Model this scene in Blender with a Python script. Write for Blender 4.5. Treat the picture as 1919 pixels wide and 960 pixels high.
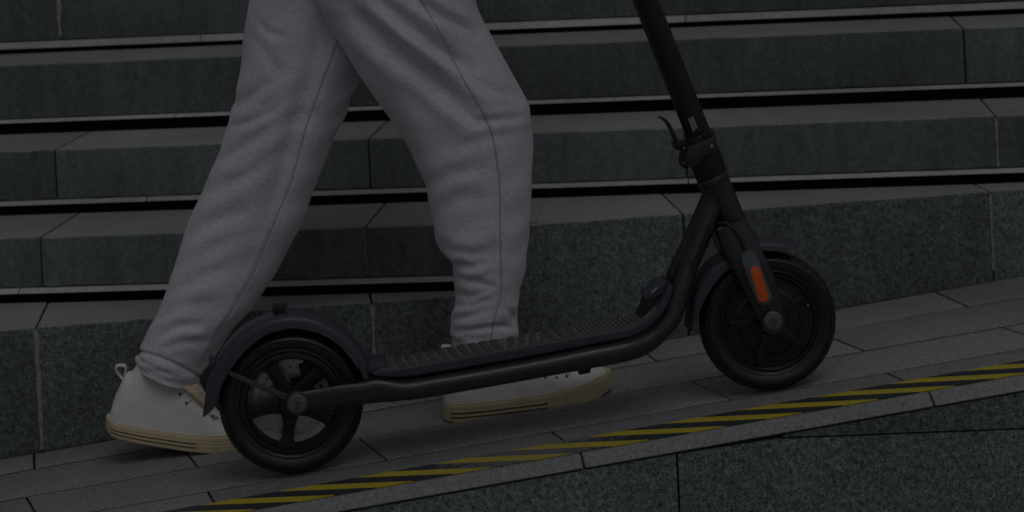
import bpy, bmesh, math, random
import numpy as np
from mathutils import Vector, Matrix
random.seed(7); rng = np.random.default_rng(5)
for o in list(bpy.data.objects): bpy.data.objects.remove(o)
sc = bpy.context.scene
# ---------------------------------------------------------------- camera
F, YH, RHO, H = 4000.0, -350.0, 0.05, 1.55      # focal length in px of a 1919 px wide frame, horizon row, roll, camera height
cr, sr = math.cos(RHO), math.sin(RHO)
cd = bpy.data.cameras.new('camera'); cam = bpy.data.objects.new('camera', cd); sc.collection.objects.link(cam)
cam.matrix_world = Matrix(((cr, sr, 0, 0), (0, 0, -1, 0), (-sr, cr, 0, H), (0, 0, 0, 1)))
cd.sensor_width = 36; cd.lens = 36 * F / 1919; cd.shift_x = 0.0; cd.shift_y = -(480 - YH) / 1919
cd.clip_start = 0.05; cd.clip_end = 2000
cd.dof.use_dof = True; cd.dof.focus_distance = 3.76; cd.dof.aperture_fstop = 5.0
sc.camera = cam
# ---------------------------------------------------------------- sky, sun, exposure
SUN_EL, SUN_AZ = 60, -72          # degrees; azimuth measured from +X counter-clockwise
w = bpy.data.worlds.new('World'); sc.world = w; w.use_nodes = True
nt = w.node_tree; bg = nt.nodes['Background']
sky = nt.nodes.new('ShaderNodeTexSky'); sky.sky_type = 'NISHITA'; sky.sun_disc = False
sky.sun_elevation = math.radians(SUN_EL); sky.sun_rotation = math.radians(90 - SUN_AZ)
sky.air_density = 1.0; sky.dust_density = 3.0; sky.ozone_density = 1.0
hs = nt.nodes.new('ShaderNodeHueSaturation'); hs.inputs['Saturation'].default_value = 0.22   # overcast: nearly neutral sky
nt.links.new(sky.outputs[0], hs.inputs['Color']); nt.links.new(hs.outputs[0], bg.inputs['Color'])
bg.inputs['Strength'].default_value = 0.15
sd = bpy.data.lights.new('sun', 'SUN'); sun = bpy.data.objects.new('sun', sd); sc.collection.objects.link(sun)
sd.energy = 1.1; sd.angle = math.radians(40); sd.color = (1.0, 0.985, 0.965)
e, a = math.radians(SUN_EL), math.radians(SUN_AZ)
sun.rotation_euler = Vector((math.cos(e) * math.cos(a), math.cos(e) * math.sin(a), math.sin(e))).to_track_quat('Z', 'Y').to_euler()
sun.location = (0, 0, 8)
sc.view_settings.view_transform = 'Standard'; sc.view_settings.look = 'None'
sc.view_settings.gamma = 1.0; sc.view_settings.use_curve_mapping = False
sc.view_settings.exposure = -2.95

# ---------------------------------------------------------------- pixel -> place
V3 = lambda *p: np.array(p, float)
CAM = V3(0, 0, H)
def ray(px, py):
    a_, b_ = (px - 960) / F, -(py - YH) / F
    return V3(a_ * cr + b_ * sr, 1, -a_ * sr + b_ * cr)
def onplane(px, py, P, n):
    r = ray(px, py); return CAM + r * (np.dot(P - CAM, n) / np.dot(r, n))
def project(P):                      # array (...,3) -> pixels
    d = P - CAM; wx, wz = d[..., 0] / d[..., 1], d[..., 2] / d[..., 1]
    return 960 + (wx * cr - wz * sr) * F, YH - (wx * sr + wz * cr) * F
PHI = math.radians(5.0)
AX = V3(math.cos(PHI), math.sin(PHI), 0); AN = V3(-math.sin(PHI), math.cos(PHI), 0); UP = V3(0, 0, 1)   # along ramp, across ramp (away), up
P0 = V3(0, 3.78, H)
def S(px, py, w_=0.0): return onplane(px, py, P0 + AN * w_, AN)      # on a vertical plane parallel to the scooter
RA, RB = S(548, 889), S(1437, 733)                                  # where the two tyres touch the ramp
RT = (RB - RA) / np.linalg.norm(RB - RA); RN = np.cross(AN, RT); RN = RN if RN[2] > 0 else -RN
def ramp(al, pe, up=0.0): return RA + RT * al + AN * pe + RN * up
def onramp(px, py): return onplane(px, py, RA, RN)
def alpe(P): return np.dot(P - RA, RT), np.dot(P - RA, AN)

# ---------------------------------------------------------------- mesh helpers
COL = sc.collection
def mk(name, verts, faces, mat, parent=None, smooth=False, origin=None, props=None):
    me = bpy.data.meshes.new(name)
    verts = np.asarray(verts, float).reshape(-1, 3)
    root = V3(*parent['_o']) if parent is not None else (V3(*origin) if origin is not None else V3(0, 0, 0))
    me.from_pydata((verts - root).tolist(), [], [list(map(int, f)) for f in faces])
    me.update()
    return link(name, me, mat, parent, smooth, None if parent is not None else root, props)
def link(name, me, mat, parent=None, smooth=False, loc=None, props=None):
    o = bpy.data.objects.new(name, me); COL.objects.link(o)
    if mat is not None:
        for m in (mat if isinstance(mat, (list, tuple)) else [mat]): me.materials.append(m)
    if smooth:
        me.polygons.foreach_set('use_smooth', [True] * len(me.polygons))
    if parent is not None:
        o.parent = parent; o['_o'] = parent['_o']
    elif loc is not None:
        o.location = loc; o['_o'] = tuple(loc)
    if props:
        for k, v in props.items(): o[k] = v
    return o
def empty(name, loc, **props):
    o = bpy.data.objects.new(name, None); COL.objects.link(o); o.location = loc; o['_o'] = tuple(float(x) for x in loc)
    o.empty_display_size = 0.1
    for k, v in props.items(): o[k] = v
    return o
def finish(bm, name, mat, parent, bevel=0, seg=2, smooth=False, origin=None, props=None, ang=30):
    bmesh.ops.recalc_face_normals(bm, faces=bm.faces)
    if bevel:
        es = [e_ for e_ in bm.edges if len(e_.link_faces) == 2 and e_.calc_face_angle(0) > math.radians(ang)]
        bmesh.ops.bevel(bm, geom=es, offset=bevel, segments=seg, profile=0.6, affect='EDGES', clamp_overlap=True)
    root = V3(*parent['_o']) if parent is not None else (V3(*origin) if origin is not None else V3(0, 0, 0))
    for v in bm.verts: v.co -= Vector(root)
    me = bpy.data.meshes.new(name); bm.to_mesh(me); bm.free()
    o = link(name, me, mat, parent, False, None if parent is not None else root, props)
    if smooth or bevel:
        for p in me.polygons: p.use_smooth = True
        me.set_sharp_from_angle(angle=math.radians(ang + 8))
    return o
def prism(name, poly, vec, mat, parent=None, bevel=0.0, seg=2, **k):
    """closed solid: polygon of world points pushed along vec"""
    bm = bmesh.new(); vec = Vector(vec); n = len(poly)
    a_ = [bm.verts.new(Vector(p)) for p in poly]; b_ = [bm.verts.new(Vector(p) + vec) for p in poly]
    bm.faces.new(a_); bm.faces.new(b_[::-1])
    for i in range(n): bm.faces.new((a_[i], b_[i], b_[(i + 1) % n], a_[(i + 1) % n]))
    return finish(bm, name, mat, parent, bevel, seg, **k)
def hexa(name, c8, mat, parent=None, bevel=0.0, seg=2, wobble=0.0, **k):
    """c8: 4 bottom + 4 top corners"""
    bm = bmesh.new(); v = [bm.verts.new(Vector(p)) for p in c8]
    for f in ((3, 2, 1, 0), (4, 5, 6, 7), (0, 1, 5, 4), (1, 2, 6, 5), (2, 3, 7, 6), (3, 0, 4, 7)): bm.faces.new([v[i] for i in f])
    if wobble:                       # worn, slightly uneven arrises along the block
        es = [e_ for e_ in bm.edges if {v.index(e_.verts[0]), v.index(e_.verts[1])} in ({0, 1}, {2, 3}, {4, 5}, {6, 7})]
        f_ = v[3].co - v[0].co; v0_ = v[0].co.copy(); cuts = 22; bmesh.ops.subdivide_edges(bm, edges=es, cuts=cuts, use_grid_fill=True)
        for x in bm.verts:
            if x not in v and (x.co - v0_).dot(f_) / f_.length_squared < 0.2: x.co += Vector((0, random.uniform(-1, 1) * wobble * 0.6, random.gauss(0, 0.6) * wobble))
    return finish(bm, name, mat, parent, bevel, seg, **k)
def strip_prism(name, top, bot, w0, w1, mat, parent, bevel=0.0, seg=2, **k):
    """side outline given as matching upper and lower pixel rows, traced on plane w0, solid to plane w1"""
    bm = bmesh.new(); n = len(top); dv = AN * (w1 - w0)
    T = [S(*p, w0) for p in top]; B = [S(*p, w0) for p in bot]
    t0 = [bm.verts.new(p) for p in T]; b0 = [bm.verts.new(p) for p in B]
    t1 = [bm.verts.new(p + dv) for p in T]; b1 = [bm.verts.new(p + dv) for p in B]
    for i in range(n - 1):
        bm.faces.new((t0[i], t0[i + 1], b0[i + 1], b0[i])); bm.faces.new((t1[i], b1[i], b1[i + 1], t1[i + 1]))
        bm.faces.new((t0[i], t1[i], t1[i + 1], t0[i + 1])); bm.faces.new((b0[i], b0[i + 1], b1[i + 1], b1[i]))
    bm.faces.new((t0[0], b0[0], b1[0], t1[0])); bm.faces.new((t0[-1], t1[-1], b1[-1], b0[-1]))
    return finish(bm, name, mat, parent, bevel, seg, **k)
def catmull(P, n):
    P = np.asarray(P, float); m = len(P); t = np.linspace(0, m - 1, n); i = np.clip(t.astype(int), 0, m - 2); u = (t - i)[:, None]
    E = np.vstack([2 * P[0] - P[1], P, 2 * P[-1] - P[-2]])
    a_, b_, c_, d_ = E[i], E[i + 1], E[i + 2], E[i + 3]
    return 0.5 * (2 * b_ + (c_ - a_) * u + (2 * a_ - 5 * b_ + 4 * c_ - d_) * u ** 2 + (3 * b_ - a_ - 3 * c_ + d_) * u ** 3)
def tube_data(path, rad, n=40, seg=16, side=AN, rw=None, pw=2.0, smooth_path=True):
    """swept tube; rad (in plane) and rw (across) per path point"""
    path = np.asarray(path, float); m = len(path)
    rad = np.full(m, rad) if np.isscalar(rad) else np.asarray(rad, float)
    rw = rad if rw is None else (np.full(m, rw) if np.isscalar(rw) else np.asarray(rw, float))
    A = np.hstack([path, rad[:, None], np.broadcast_to(rw, (m,))[:, None]])
    A = catmull(A, n) if smooth_path else A
    n = len(A); Pp, r1, r2 = A[:, :3], np.abs(A[:, 3]), np.abs(A[:, 4])
    T = np.gradient(Pp, axis=0); T /= np.linalg.norm(T, axis=1)[:, None]
    s_ = np.asarray(side, float); vs = []
    for k in range(n):
        sd_ = s_ - T[k] * np.dot(s_, T[k]); sd_ /= np.linalg.norm(sd_); nn = np.cross(T[k], sd_)
        for j in range(seg):
            th = 2 * math.pi * j / seg; c_, s2 = math.cos(th), math.sin(th)
            cx = math.copysign(abs(c_) ** (2 / pw), c_); sx = math.copysign(abs(s2) ** (2 / pw), s2)
            vs.append(Pp[k] + nn * r1[k] * cx + sd_ * r2[k] * sx)
    fs = [(k * seg + j, k * seg + (j + 1) % seg, (k + 1) * seg + (j + 1) % seg, (k + 1) * seg + j) for k in range(n - 1) for j in range(seg)]
    fs += [tuple(range(seg))[::-1], tuple((n - 1) * seg + j for j in range(seg))]
    return vs, fs
def tube(name, path, rad, mat, parent, **k):
    v, f = tube_data(path, rad, **k); o = mk(name, v, f, mat, parent, smooth=True)
    o.data.set_sharp_from_angle(angle=math.radians(50)); return o
def lathe_data(C, prof, seg=96, axis=AN, fn=None, closed=True):
    """prof: (radius, offset along axis) loop spun about axis through C"""
    e1 = AX if abs(np.dot(axis, AX)) < 0.5 else UP
    e1 = e1 - axis * np.dot(e1, axis); e1 = e1 / np.linalg.norm(e1); e2 = np.cross(axis, e1); m = len(prof); vs = []
    for i in range(seg):
        th = 2 * math.pi * i / seg; d = e1 * math.cos(th) + e2 * math.sin(th)
        for j, (r, o_) in enumerate(prof):
            rr = r + (fn(th, j, r, o_) if fn else 0); vs.append(C + d * rr + axis * o_)
    fs = []
    for i in range(seg):
        for j in range(m if closed else m - 1):
            a_, b_ = i * m + j, i * m + (j + 1) % m; c_, d_ = ((i + 1) % seg) * m + (j + 1) % m, ((i + 1) % seg) * m + j
            fs.append((a_, d_, c_, b_))
    return vs, fs
def lathe(name, C, prof, mat, parent, sharp=35, **k):
    v, f = lathe_data(C, prof, **k); bm = bmesh.new(); vv = [bm.verts.new(p) for p in v]
    for q in f:
        try: bm.faces.new([vv[i] for i in q])
        except ValueError: pass
    bmesh.ops.remove_doubles(bm, verts=bm.verts, dist=1e-6)
    bmesh.ops.recalc_face_normals(bm, faces=bm.faces)
    root = V3(*parent['_o'])
    for x in bm.verts: x.co -= Vector(root)
    me = bpy.data.meshes.new(name); bm.to_mesh(me); bm.free(); o = link(name, me, mat, parent, True)
    me.set_sharp_from_angle(angle=math.radians(sharp)); return o

# ---------------------------------------------------------------- materials
def new_mat(name):
    m = bpy.data.materials.new(name); m.use_nodes = True; n = m.node_tree; return m, n, n.nodes['Principled BSDF'], n.links
def nd(n, t, **kw):
    x = n.nodes.new(t)
    for k, v in kw.items():
        if k in x.inputs: x.inputs[k].default_value = v
        else: setattr(x, k, v)
    return x
def ramp_node(n, src, stops):
    r = n.nodes.new('ShaderNodeValToRGB'); cr_ = r.color_ramp
    while len(cr_.elements) < len(stops): cr_.elements.new(0.5)
    for el, (p, c_) in zip(cr_.elements, stops): el.position = p; el.color = (c_ if len(c_) == 4 else (*c_, 1))
    n.links.new(src, r.inputs[0]); return r
def mixc(n, a_, b_, fac, mode='MIX'):
    x = n.nodes.new('ShaderNodeMix'); x.data_type = 'RGBA'; x.blend_type = mode
    for s_, v in ((6, a_), (7, b_), (0, fac)):
        if hasattr(v, 'links'): n.links.new(v, x.inputs[s_])
        else: x.inputs[s_].default_value = (*v, 1) if isinstance(v, tuple) else v
    return x.outputs[2]
def granite(name, base, spread=0.45, fine=330, coarse=120, bump=0.35, rough=0.75, rand=0.2, stain=0.25, speck=0.6, tint=(1, 1, 1), streak=0.0, spots=False):
    m, n, b, L = new_mat(name); tc = nd(n, 'ShaderNodeTexCoord'); geo = nd(n, 'ShaderNodeNewGeometry'); oi = nd(n, 'ShaderNodeObjectInfo')
    P = geo.outputs['Position']
    g = lambda k: tuple(min(1, base * k * t) for t in tint)
    n1 = nd(n, 'ShaderNodeTexNoise', Scale=coarse, Detail=4.0, Roughness=0.75); L.new(P, n1.inputs['Vector'])
    n2 = nd(n, 'ShaderNodeTexNoise', Scale=fine, Detail=2.0, Roughness=0.6); L.new(P, n2.inputs['Vector'])
    n3 = nd(n, 'ShaderNodeTexNoise', Scale=3.2, Detail=5.0, Roughness=0.6); L.new(P, n3.inputs['Vector'])
    r1 = ramp_node(n, n1.outputs[0], [(0.34, g(1 - spread)), (0.5, g(1.0)), (0.66, g(1 + spread))])
    r2 = ramp_node(n, n2.outputs[0], [(0.36, (1 - speck,) * 3), (0.46, (1,) * 3), (0.56, (1,) * 3), (0.68, (1 + speck * 1.3,) * 3)])
    r3 = ramp_node(n, n3.outputs[0], [(0.3, (1 - stain,) * 3), (0.7, (1 + stain * 0.5,) * 3)])
    c_ = mixc(n, r1.outputs[0], r2.outputs[0], 1.0, 'MULTIPLY'); c_ = mixc(n, c_, r3.outputs[0], 1.0, 'MULTIPLY')
    if streak:                       # rain streaks running down the faces
        mp_ = nd(n, 'ShaderNodeMapping'); mp_.inputs['Scale'].default_value = (26, 26, 2.2); L.new(P, mp_.inputs['Vector'])
        n4 = nd(n, 'ShaderNodeTexNoise', Scale=1.0, Detail=4.0, Roughness=0.6); L.new(mp_.outputs[0], n4.inputs['Vector'])
        r4 = ramp_node(n, n4.outputs[0], [(0.32, (1 - streak,) * 3), (0.6, (1.0,) * 3), (0.75, (1 + streak * 0.8,) * 3)]); c_ = mixc(n, c_, r4.outputs[0], 1.0, 'MULTIPLY')
    if spots:                        # trodden grit and old gum
        v1 = nd(n, 'ShaderNodeTexVoronoi', Scale=13.0); v1.inputs['Randomness'].default_value = 1.0; L.new(P, v1.inputs['Vector'])
        r5 = ramp_node(n, v1.outputs['Distance'], [(0.05, (0.72,) * 3), (0.085, (1.0,) * 3)]); c_ = mixc(n, c_, r5.outputs[0], 0.75, 'MULTIPLY')
        mp_ = nd(n, 'ShaderNodeMapping'); mp_.inputs['Scale'].default_value = (5, 40, 40); L.new(P, mp_.inputs['Vector'])
        n5 = nd(n, 'ShaderNodeTexNoise', Scale=1.0, Detail=3.0); L.new(mp_.outputs[0], n5.inputs['Vector'])
        r6 = ramp_node(n, n5.outputs[0], [(0.3, (0.94,) * 3), (0.5, (1.0,) * 3), (0.72, (1.05,) * 3)]); c_ = mixc(n, c_, r6.outputs[0], 1.0, 'MULTIPLY')
    rr = ramp_node(n, oi.outputs['Random'], [(0, (1 - rand,) * 3), (1, (1 + rand * 0.7,) * 3)])
    c_ = mixc(n, c_, rr.outputs[0], 1.0, 'MULTIPLY'); L.new(c_, b.inputs['Base Color'])
    b.inputs['Roughness'].default_value = rough; b.inputs['Specular IOR Level'].default_value = 0.3
    if bump:
        bp = nd(n, 'ShaderNodeBump', Strength=bump, Distance=0.004); ad = nd(n, 'ShaderNodeMath', operation='ADD')
        L.new(n1.outputs[0], ad.inputs[0]); L.new(n2.outputs[0], ad.inputs[1]); L.new(ad.outputs[0], bp.inputs['Height']); L.new(bp.outputs[0], b.inputs['Normal'])
    return m
def plain(name, col, rough=0.5, metal=0.0, spec=0.5, noise=0.0, nscale=60, bump=0.0, bscale=900, coat=0.0):
    m, n, b, L = new_mat(name); b.inputs['Roughness'].default_value = rough; b.inputs['Metallic'].default_value = metal
    b.inputs['Specular IOR Level'].default_value = spec; b.inputs['Coat Weight'].default_value = coat
    tc = nd(n, 'ShaderNodeTexCoord')
    nz = nd(n, 'ShaderNodeTexNoise', Scale=nscale, Detail=4.0); L.new(tc.outputs['Object'], nz.inputs['Vector'])
    r = ramp_node(n, nz.outputs[0], [(0.3, tuple(c_ * (1 - noise) for c_ in col)), (0.7, tuple(min(1, c_ * (1 + noise)) for c_ in col))])
    L.new(r.outputs[0], b.inputs['Base Color'])
    rr = ramp_node(n, nz.outputs[0], [(0.3, (max(0.03, rough - 0.06),) * 3), (0.7, (min(1, rough + 0.06),) * 3)]); L.new(rr.outputs[0], b.inputs['Roughness'])
    if bump:
        n2 = nd(n, 'ShaderNodeTexNoise', Scale=bscale, Detail=2.0); L.new(tc.outputs['Object'], n2.inputs['Vector'])
        bp = nd(n, 'ShaderNodeBump', Strength=bump, Distance=0.001); L.new(n2.outputs[0], bp.inputs['Height']); L.new(bp.outputs[0], b.inputs['Normal'])
    return m
COOL = (0.90, 1.035, 1.03)
M = dict(
    riser=granite('flamed_granite_shaded', 0.180, spread=0.21, fine=320, coarse=75, speck=0.2, streak=0.22, tint=COOL, rand=0.2),  # rough finish; base also darkened for the shade on upright faces
    tread=granite('honed_granite_lit', 0.305, spread=0.12, fine=300, coarse=90, speck=0.15, bump=0.08, rand=0.08, stain=0.2, tint=(0.98, 1.0, 1.0)),  # smoother finish; base kept paler, standing in for light on the tops
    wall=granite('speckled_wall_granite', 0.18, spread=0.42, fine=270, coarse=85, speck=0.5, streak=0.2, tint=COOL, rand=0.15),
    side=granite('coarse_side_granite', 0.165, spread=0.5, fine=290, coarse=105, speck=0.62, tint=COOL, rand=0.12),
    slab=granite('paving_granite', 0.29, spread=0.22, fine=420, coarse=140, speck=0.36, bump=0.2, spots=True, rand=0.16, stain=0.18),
    coping=granite('coping_granite', 0.26, spread=0.3, fine=350, coarse=140, speck=0.4, bump=0.2, rand=0.1),
    strip=granite('bedding_stone', 0.45, spread=0.1, fine=300, coarse=60, speck=0.15, bump=0.1, rand=0.12),
    core=granite('shade_dark_core', 0.05, spread=0.3, bump=0.2),  # near-black base puts the shade of the gaps into the colour
    dirt=granite('packed_dirt', 0.03, spread=0.4, fine=200, coarse=60, bump=0.3),
    mortar=granite('mortar', 0.34, spread=0.3, fine=200, coarse=80, speck=0.2, bump=0.3),
    ground=granite('plaza_granite', 0.28, spread=0.2, speck=0.3),
    frame=plain('frame_satin_graphite', (0.0175, 0.0195, 0.0225), 0.34, spec=0.75, noise=0.12, bump=0.06),
    stem=plain('stem_black', (0.009, 0.009, 0.0095), 0.40, noise=0.1, bump=0.05),
    plastic=plain('black_plastic', (0.014, 0.014, 0.015), 0.5, noise=0.15, bump=0.15),
    navy=plain('navy_plastic', (0.046, 0.054, 0.069), 0.40, noise=0.1, bump=0.1),
    rubber=plain('tyre_rubber', (0.0095, 0.0098, 0.0105), 0.40, spec=0.65, noise=0.25, bump=0.15),
    mat=plain('deck_mat_rubber', (0.14, 0.134, 0.129), 0.7, noise=0.15, bump=0.3),
    rib=plain('deck_rib_rubber', (0.078, 0.073, 0.071), 0.65, noise=0.15, bump=0.2),
    rim=plain('wheel_black', (0.011, 0.0115, 0.0125), 0.38, noise=0.1),
    motor=plain('motor_cover', (0.014, 0.014, 0.0145), 0.32, noise=0.1),
    cap=plain('hub_cap_grey', (0.10, 0.115, 0.13), 0.45, noise=0.05),
    capmark=plain('hub_cap_mark', (0.045, 0.05, 0.06), 0.5),
    padgrey=plain('reflector_pad_grey', (0.10, 0.118, 0.135), 0.45, noise=0.05),
    orange=plain('reflector_orange', (0.72, 0.115, 0.012), 0.3, coat=0.4, noise=0.06, nscale=200),
    red=plain('tail_lamp_red', (0.25, 0.02, 0.02), 0.3, coat=0.5),
    steel=plain('brushed_steel', (0.55, 0.55, 0.55), 0.35, metal=0.7, noise=0.1),
    bolt=plain('bolt_zinc', (0.35, 0.35, 0.36), 0.35, metal=0.6),
    print=plain('white_print', (0.60, 0.60, 0.60), 0.6),
    upper=plain('canvas_white', (0.77, 0.75, 0.745), 0.8, noise=0.05, nscale=25, bump=0.25, bscale=700),
    sole=plain('sole_gum_cream', (0.62, 0.52, 0.345), 0.6, noise=0.08, nscale=30, bump=0.1),
    tan=plain('lace_tan', (0.62, 0.50, 0.36), 0.8, noise=0.1),
    groove=plain('sole_groove', (0.03, 0.028, 0.024), 0.8),
    eyelet=plain('eyelet_dark', (0.05, 0.045, 0.04), 0.5),
    sock=plain('ribbed_sock', (0.56, 0.54, 0.55), 0.85, noise=0.06, bump=0.2),
    skin=plain('skin', (0.55, 0.36, 0.27), 0.55, noise=0.05),
    hair=plain('hair', (0.03, 0.022, 0.018), 0.6, noise=0.2),
    strut=plain('strut_grey', (0.055, 0.062, 0.07), 0.5, noise=0.08),
    tape_yellow=None)
def sweat(name='heather_sweatshirt_cloth', col=(0.645, 0.62, 0.68)):
    m, n, b, L = new_mat(name); tc = nd(n, 'ShaderNodeTexCoord'); mp = nd(n, 'ShaderNodeMapping')
    mp.inputs['Rotation'].default_value = (0, math.radians(35), 0); mp.inputs['Scale'].default_value = (70, 200, 330); L.new(tc.outputs['Object'], mp.inputs['Vector'])
    n1 = nd(n, 'ShaderNodeTexNoise', Scale=1.0, Detail=3.0, Roughness=0.65); L.new(mp.outputs[0], n1.inputs['Vector'])
    n2 = nd(n, 'ShaderNodeTexNoise', Scale=9.0, Detail=4.0); L.new(tc.outputs['Object'], n2.inputs['Vector'])
    r1 = ramp_node(n, n1.outputs[0], [(0.30, tuple(c_ * 0.78 for c_ in col)), (0.5, col), (0.72, tuple(c_ * 1.11 for c_ in col))])
    r2 = ramp_node(n, n2.outputs[0], [(0.3, (0.94, 0.94, 0.97)), (0.7, (1.04, 1.02, 1.02))])
    L.new(mixc(n, r1.outputs[0], r2.outputs[0], 1.0, 'MULTIPLY'), b.inputs['Base Color'])
    b.inputs['Roughness'].default_value = 0.95; b.inputs['Specular IOR Level'].default_value = 0.1; b.inputs['Sheen Weight'].default_value = 0.25
    n3 = nd(n, 'ShaderNodeTexNoise', Scale=700.0, Detail=2.0); L.new(tc.outputs['Object'], n3.inputs['Vector'])
    ad = nd(n, 'ShaderNodeMath', operation='ADD'); L.new(n1.outputs[0], ad.inputs[0]); L.new(n3.outputs[0], ad.inputs[1])
    bp = nd(n, 'ShaderNodeBump', Strength=0.30, Distance=0.0015); L.new(ad.outputs[0], bp.inputs['Height']); L.new(bp.outputs[0], b.inputs['Normal'])
    return m
M['cloth'] = sweat()
M['seam'] = plain('seam_thread', (0.40, 0.385, 0.44), 0.95, spec=0.1)
def tape_mat(name, col, wear_at):
    """printed strip rubbed thin: stone shows through where feet wore it"""
    m, n, b, L = new_mat(name); geo = nd(n, 'ShaderNodeNewGeometry')
    n1 = nd(n, 'ShaderNodeTexNoise', Scale=90.0, Detail=5.0, Roughness=0.7); L.new(geo.outputs['Position'], n1.inputs['Vector'])
    sx = nd(n, 'ShaderNodeSeparateXYZ'); L.new(geo.outputs['Position'], sx.inputs[0])
    d = nd(n, 'ShaderNodeMath', operation='SUBTRACT'); L.new(sx.outputs[0], d.inputs[0]); d.inputs[1].default_value = wear_at
    ab = nd(n, 'ShaderNodeMath', operation='ABSOLUTE'); L.new(d.outputs[0], ab.inputs[0])
    mr = nd(n, 'ShaderNodeMapRange'); mr.inputs[1].default_value = 0.04; mr.inputs[2].default_value = 0.20; mr.inputs[3].default_value = 0.34; mr.inputs[4].default_value = 0.0
    L.new(ab.outputs[0], mr.inputs[0]); ad = nd(n, 'ShaderNodeMath', operation='ADD'); L.new(n1.outputs[0], ad.inputs[0]); L.new(mr.outputs[0], ad.inputs[1])
    wr = ramp_node(n, ad.outputs[0], [(0.58, (0,) * 3), (0.76, (1,) * 3)])
    n2 = nd(n, 'ShaderNodeTexNoise', Scale=500.0, Detail=2.0); L.new(geo.outputs['Position'], n2.inputs['Vector'])
    r2 = ramp_node(n, n2.outputs[0], [(0.3, tuple(c_ * 0.85 for c_ in col)), (0.7, tuple(min(1, c_ * 1.1) for c_ in col))])
    keep = 0.25 if col[0] > 0.3 else 0.72
    mu = nd(n, 'ShaderNodeMath', operation='MULTIPLY'); L.new(wr.outputs[0], mu.inputs[0]); mu.inputs[1].default_value = keep
    L.new(mixc(n, r2.outputs[0], (0.2, 0.2, 0.2), mu.outputs[0]), b.inputs['Base Color'])
    b.inputs['Roughness'].default_value = 0.6; return m
wx = float(onramp(985, 880)[0])
M['tape_yellow'] = tape_mat('tape_yellow', (0.57, 0.455, 0.035), wx); M['tape_black'] = tape_mat('tape_black', (0.035, 0.040, 0.050), wx)

# ---------------------------------------------------------------- ground and ramp (setting)
bm = bmesh.new(); bmesh.ops.create_grid(bm, x_segments=8, y_segments=8, size=300)
finish(bm, 'ground', M['ground'], None, origin=(0, 0, 0), props={'kind': 'structure'})
CH, CD = 0.022, 0.0205                                 # width and drop of the coping's sloping chamfer
EDGE = -0.172                                           # front edge of the ramp, across-ramp coordinate
AL0, AL1 = -4.0, 2.55                                   # where the ramp starts and ends
wl, wr_ = onramp(0, 860), onramp(1919, 515)
WX = (wr_ - wl) * V3(1, 1, 0); WX /= np.linalg.norm(WX); WN = V3(-WX[1], WX[0], 0)     # the stone wall behind the ramp
def on_wall(px, py): return onplane(px, py, wl, WN)
def wall_pe(al): # across-ramp coordinate of the wall at a place along the ramp
    a0, p0 = alpe(wl); a1, p1 = alpe(wr_); return p0 + (al - a0) * (p1 - p0) / (a1 - a0)
# solid bed under the slabs
b0, b1 = ramp(AL0, EDGE + 0.10, -0.042), ramp(AL1, EDGE + 0.10, -0.042); c0, c1 = ramp(AL0, wall_pe(AL0) + 0.02, -0.042), ramp(AL1, wall_pe(AL1) + 0.02, -0.042)
fl = lambda p: V3(p[0], p[1], -0.05)
ramp_bed = hexa('ramp', [fl(b0), fl(b1), fl(c1), fl(c0), b0, b1, c1, c0], M['core'], origin=fl(b0), props={'kind': 'structure'})
# slab rows, across-ramp limits; joints are skew, given as pixels on the upper line
G, GL = 0.0022, 0.0030
def line_pe(name, al): return {'wall': wall_pe(al) - 0.009, 'La': 0.313, 'L1': 0.141, 'L2': -0.016, 'edge': EDGE}[name]
rows = [('wall', 'La', [(1752, 547), (1207, 672)], 0), ('La', 'L1', [(333, 850), (1560, 649)], 0.6),
        ('L1', 'L2', [(50, 932), (675, 825), (1297, 717)], 0), ('L2', 'edge', [(390, 920), (1035, 813), (1662, 700)], 0)]
SK = {}
for (hi, lo, js) in (('wall', 'La', ((1752, 547), (1808, 573))), ('La', 'L1', ((333, 850), (355, 878))), ('L1', 'L2', ((675, 825), (720, 860))), ('L2', 'edge', ((1035, 813), (1085, 850)))):
    (a0, p0), (a1, p1) = alpe(onramp(*js[0])), alpe(onramp(*js[1])); SK[hi] = (a1 - a0) / (p0 - p1)     # shift along per metre towards the front
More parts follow.
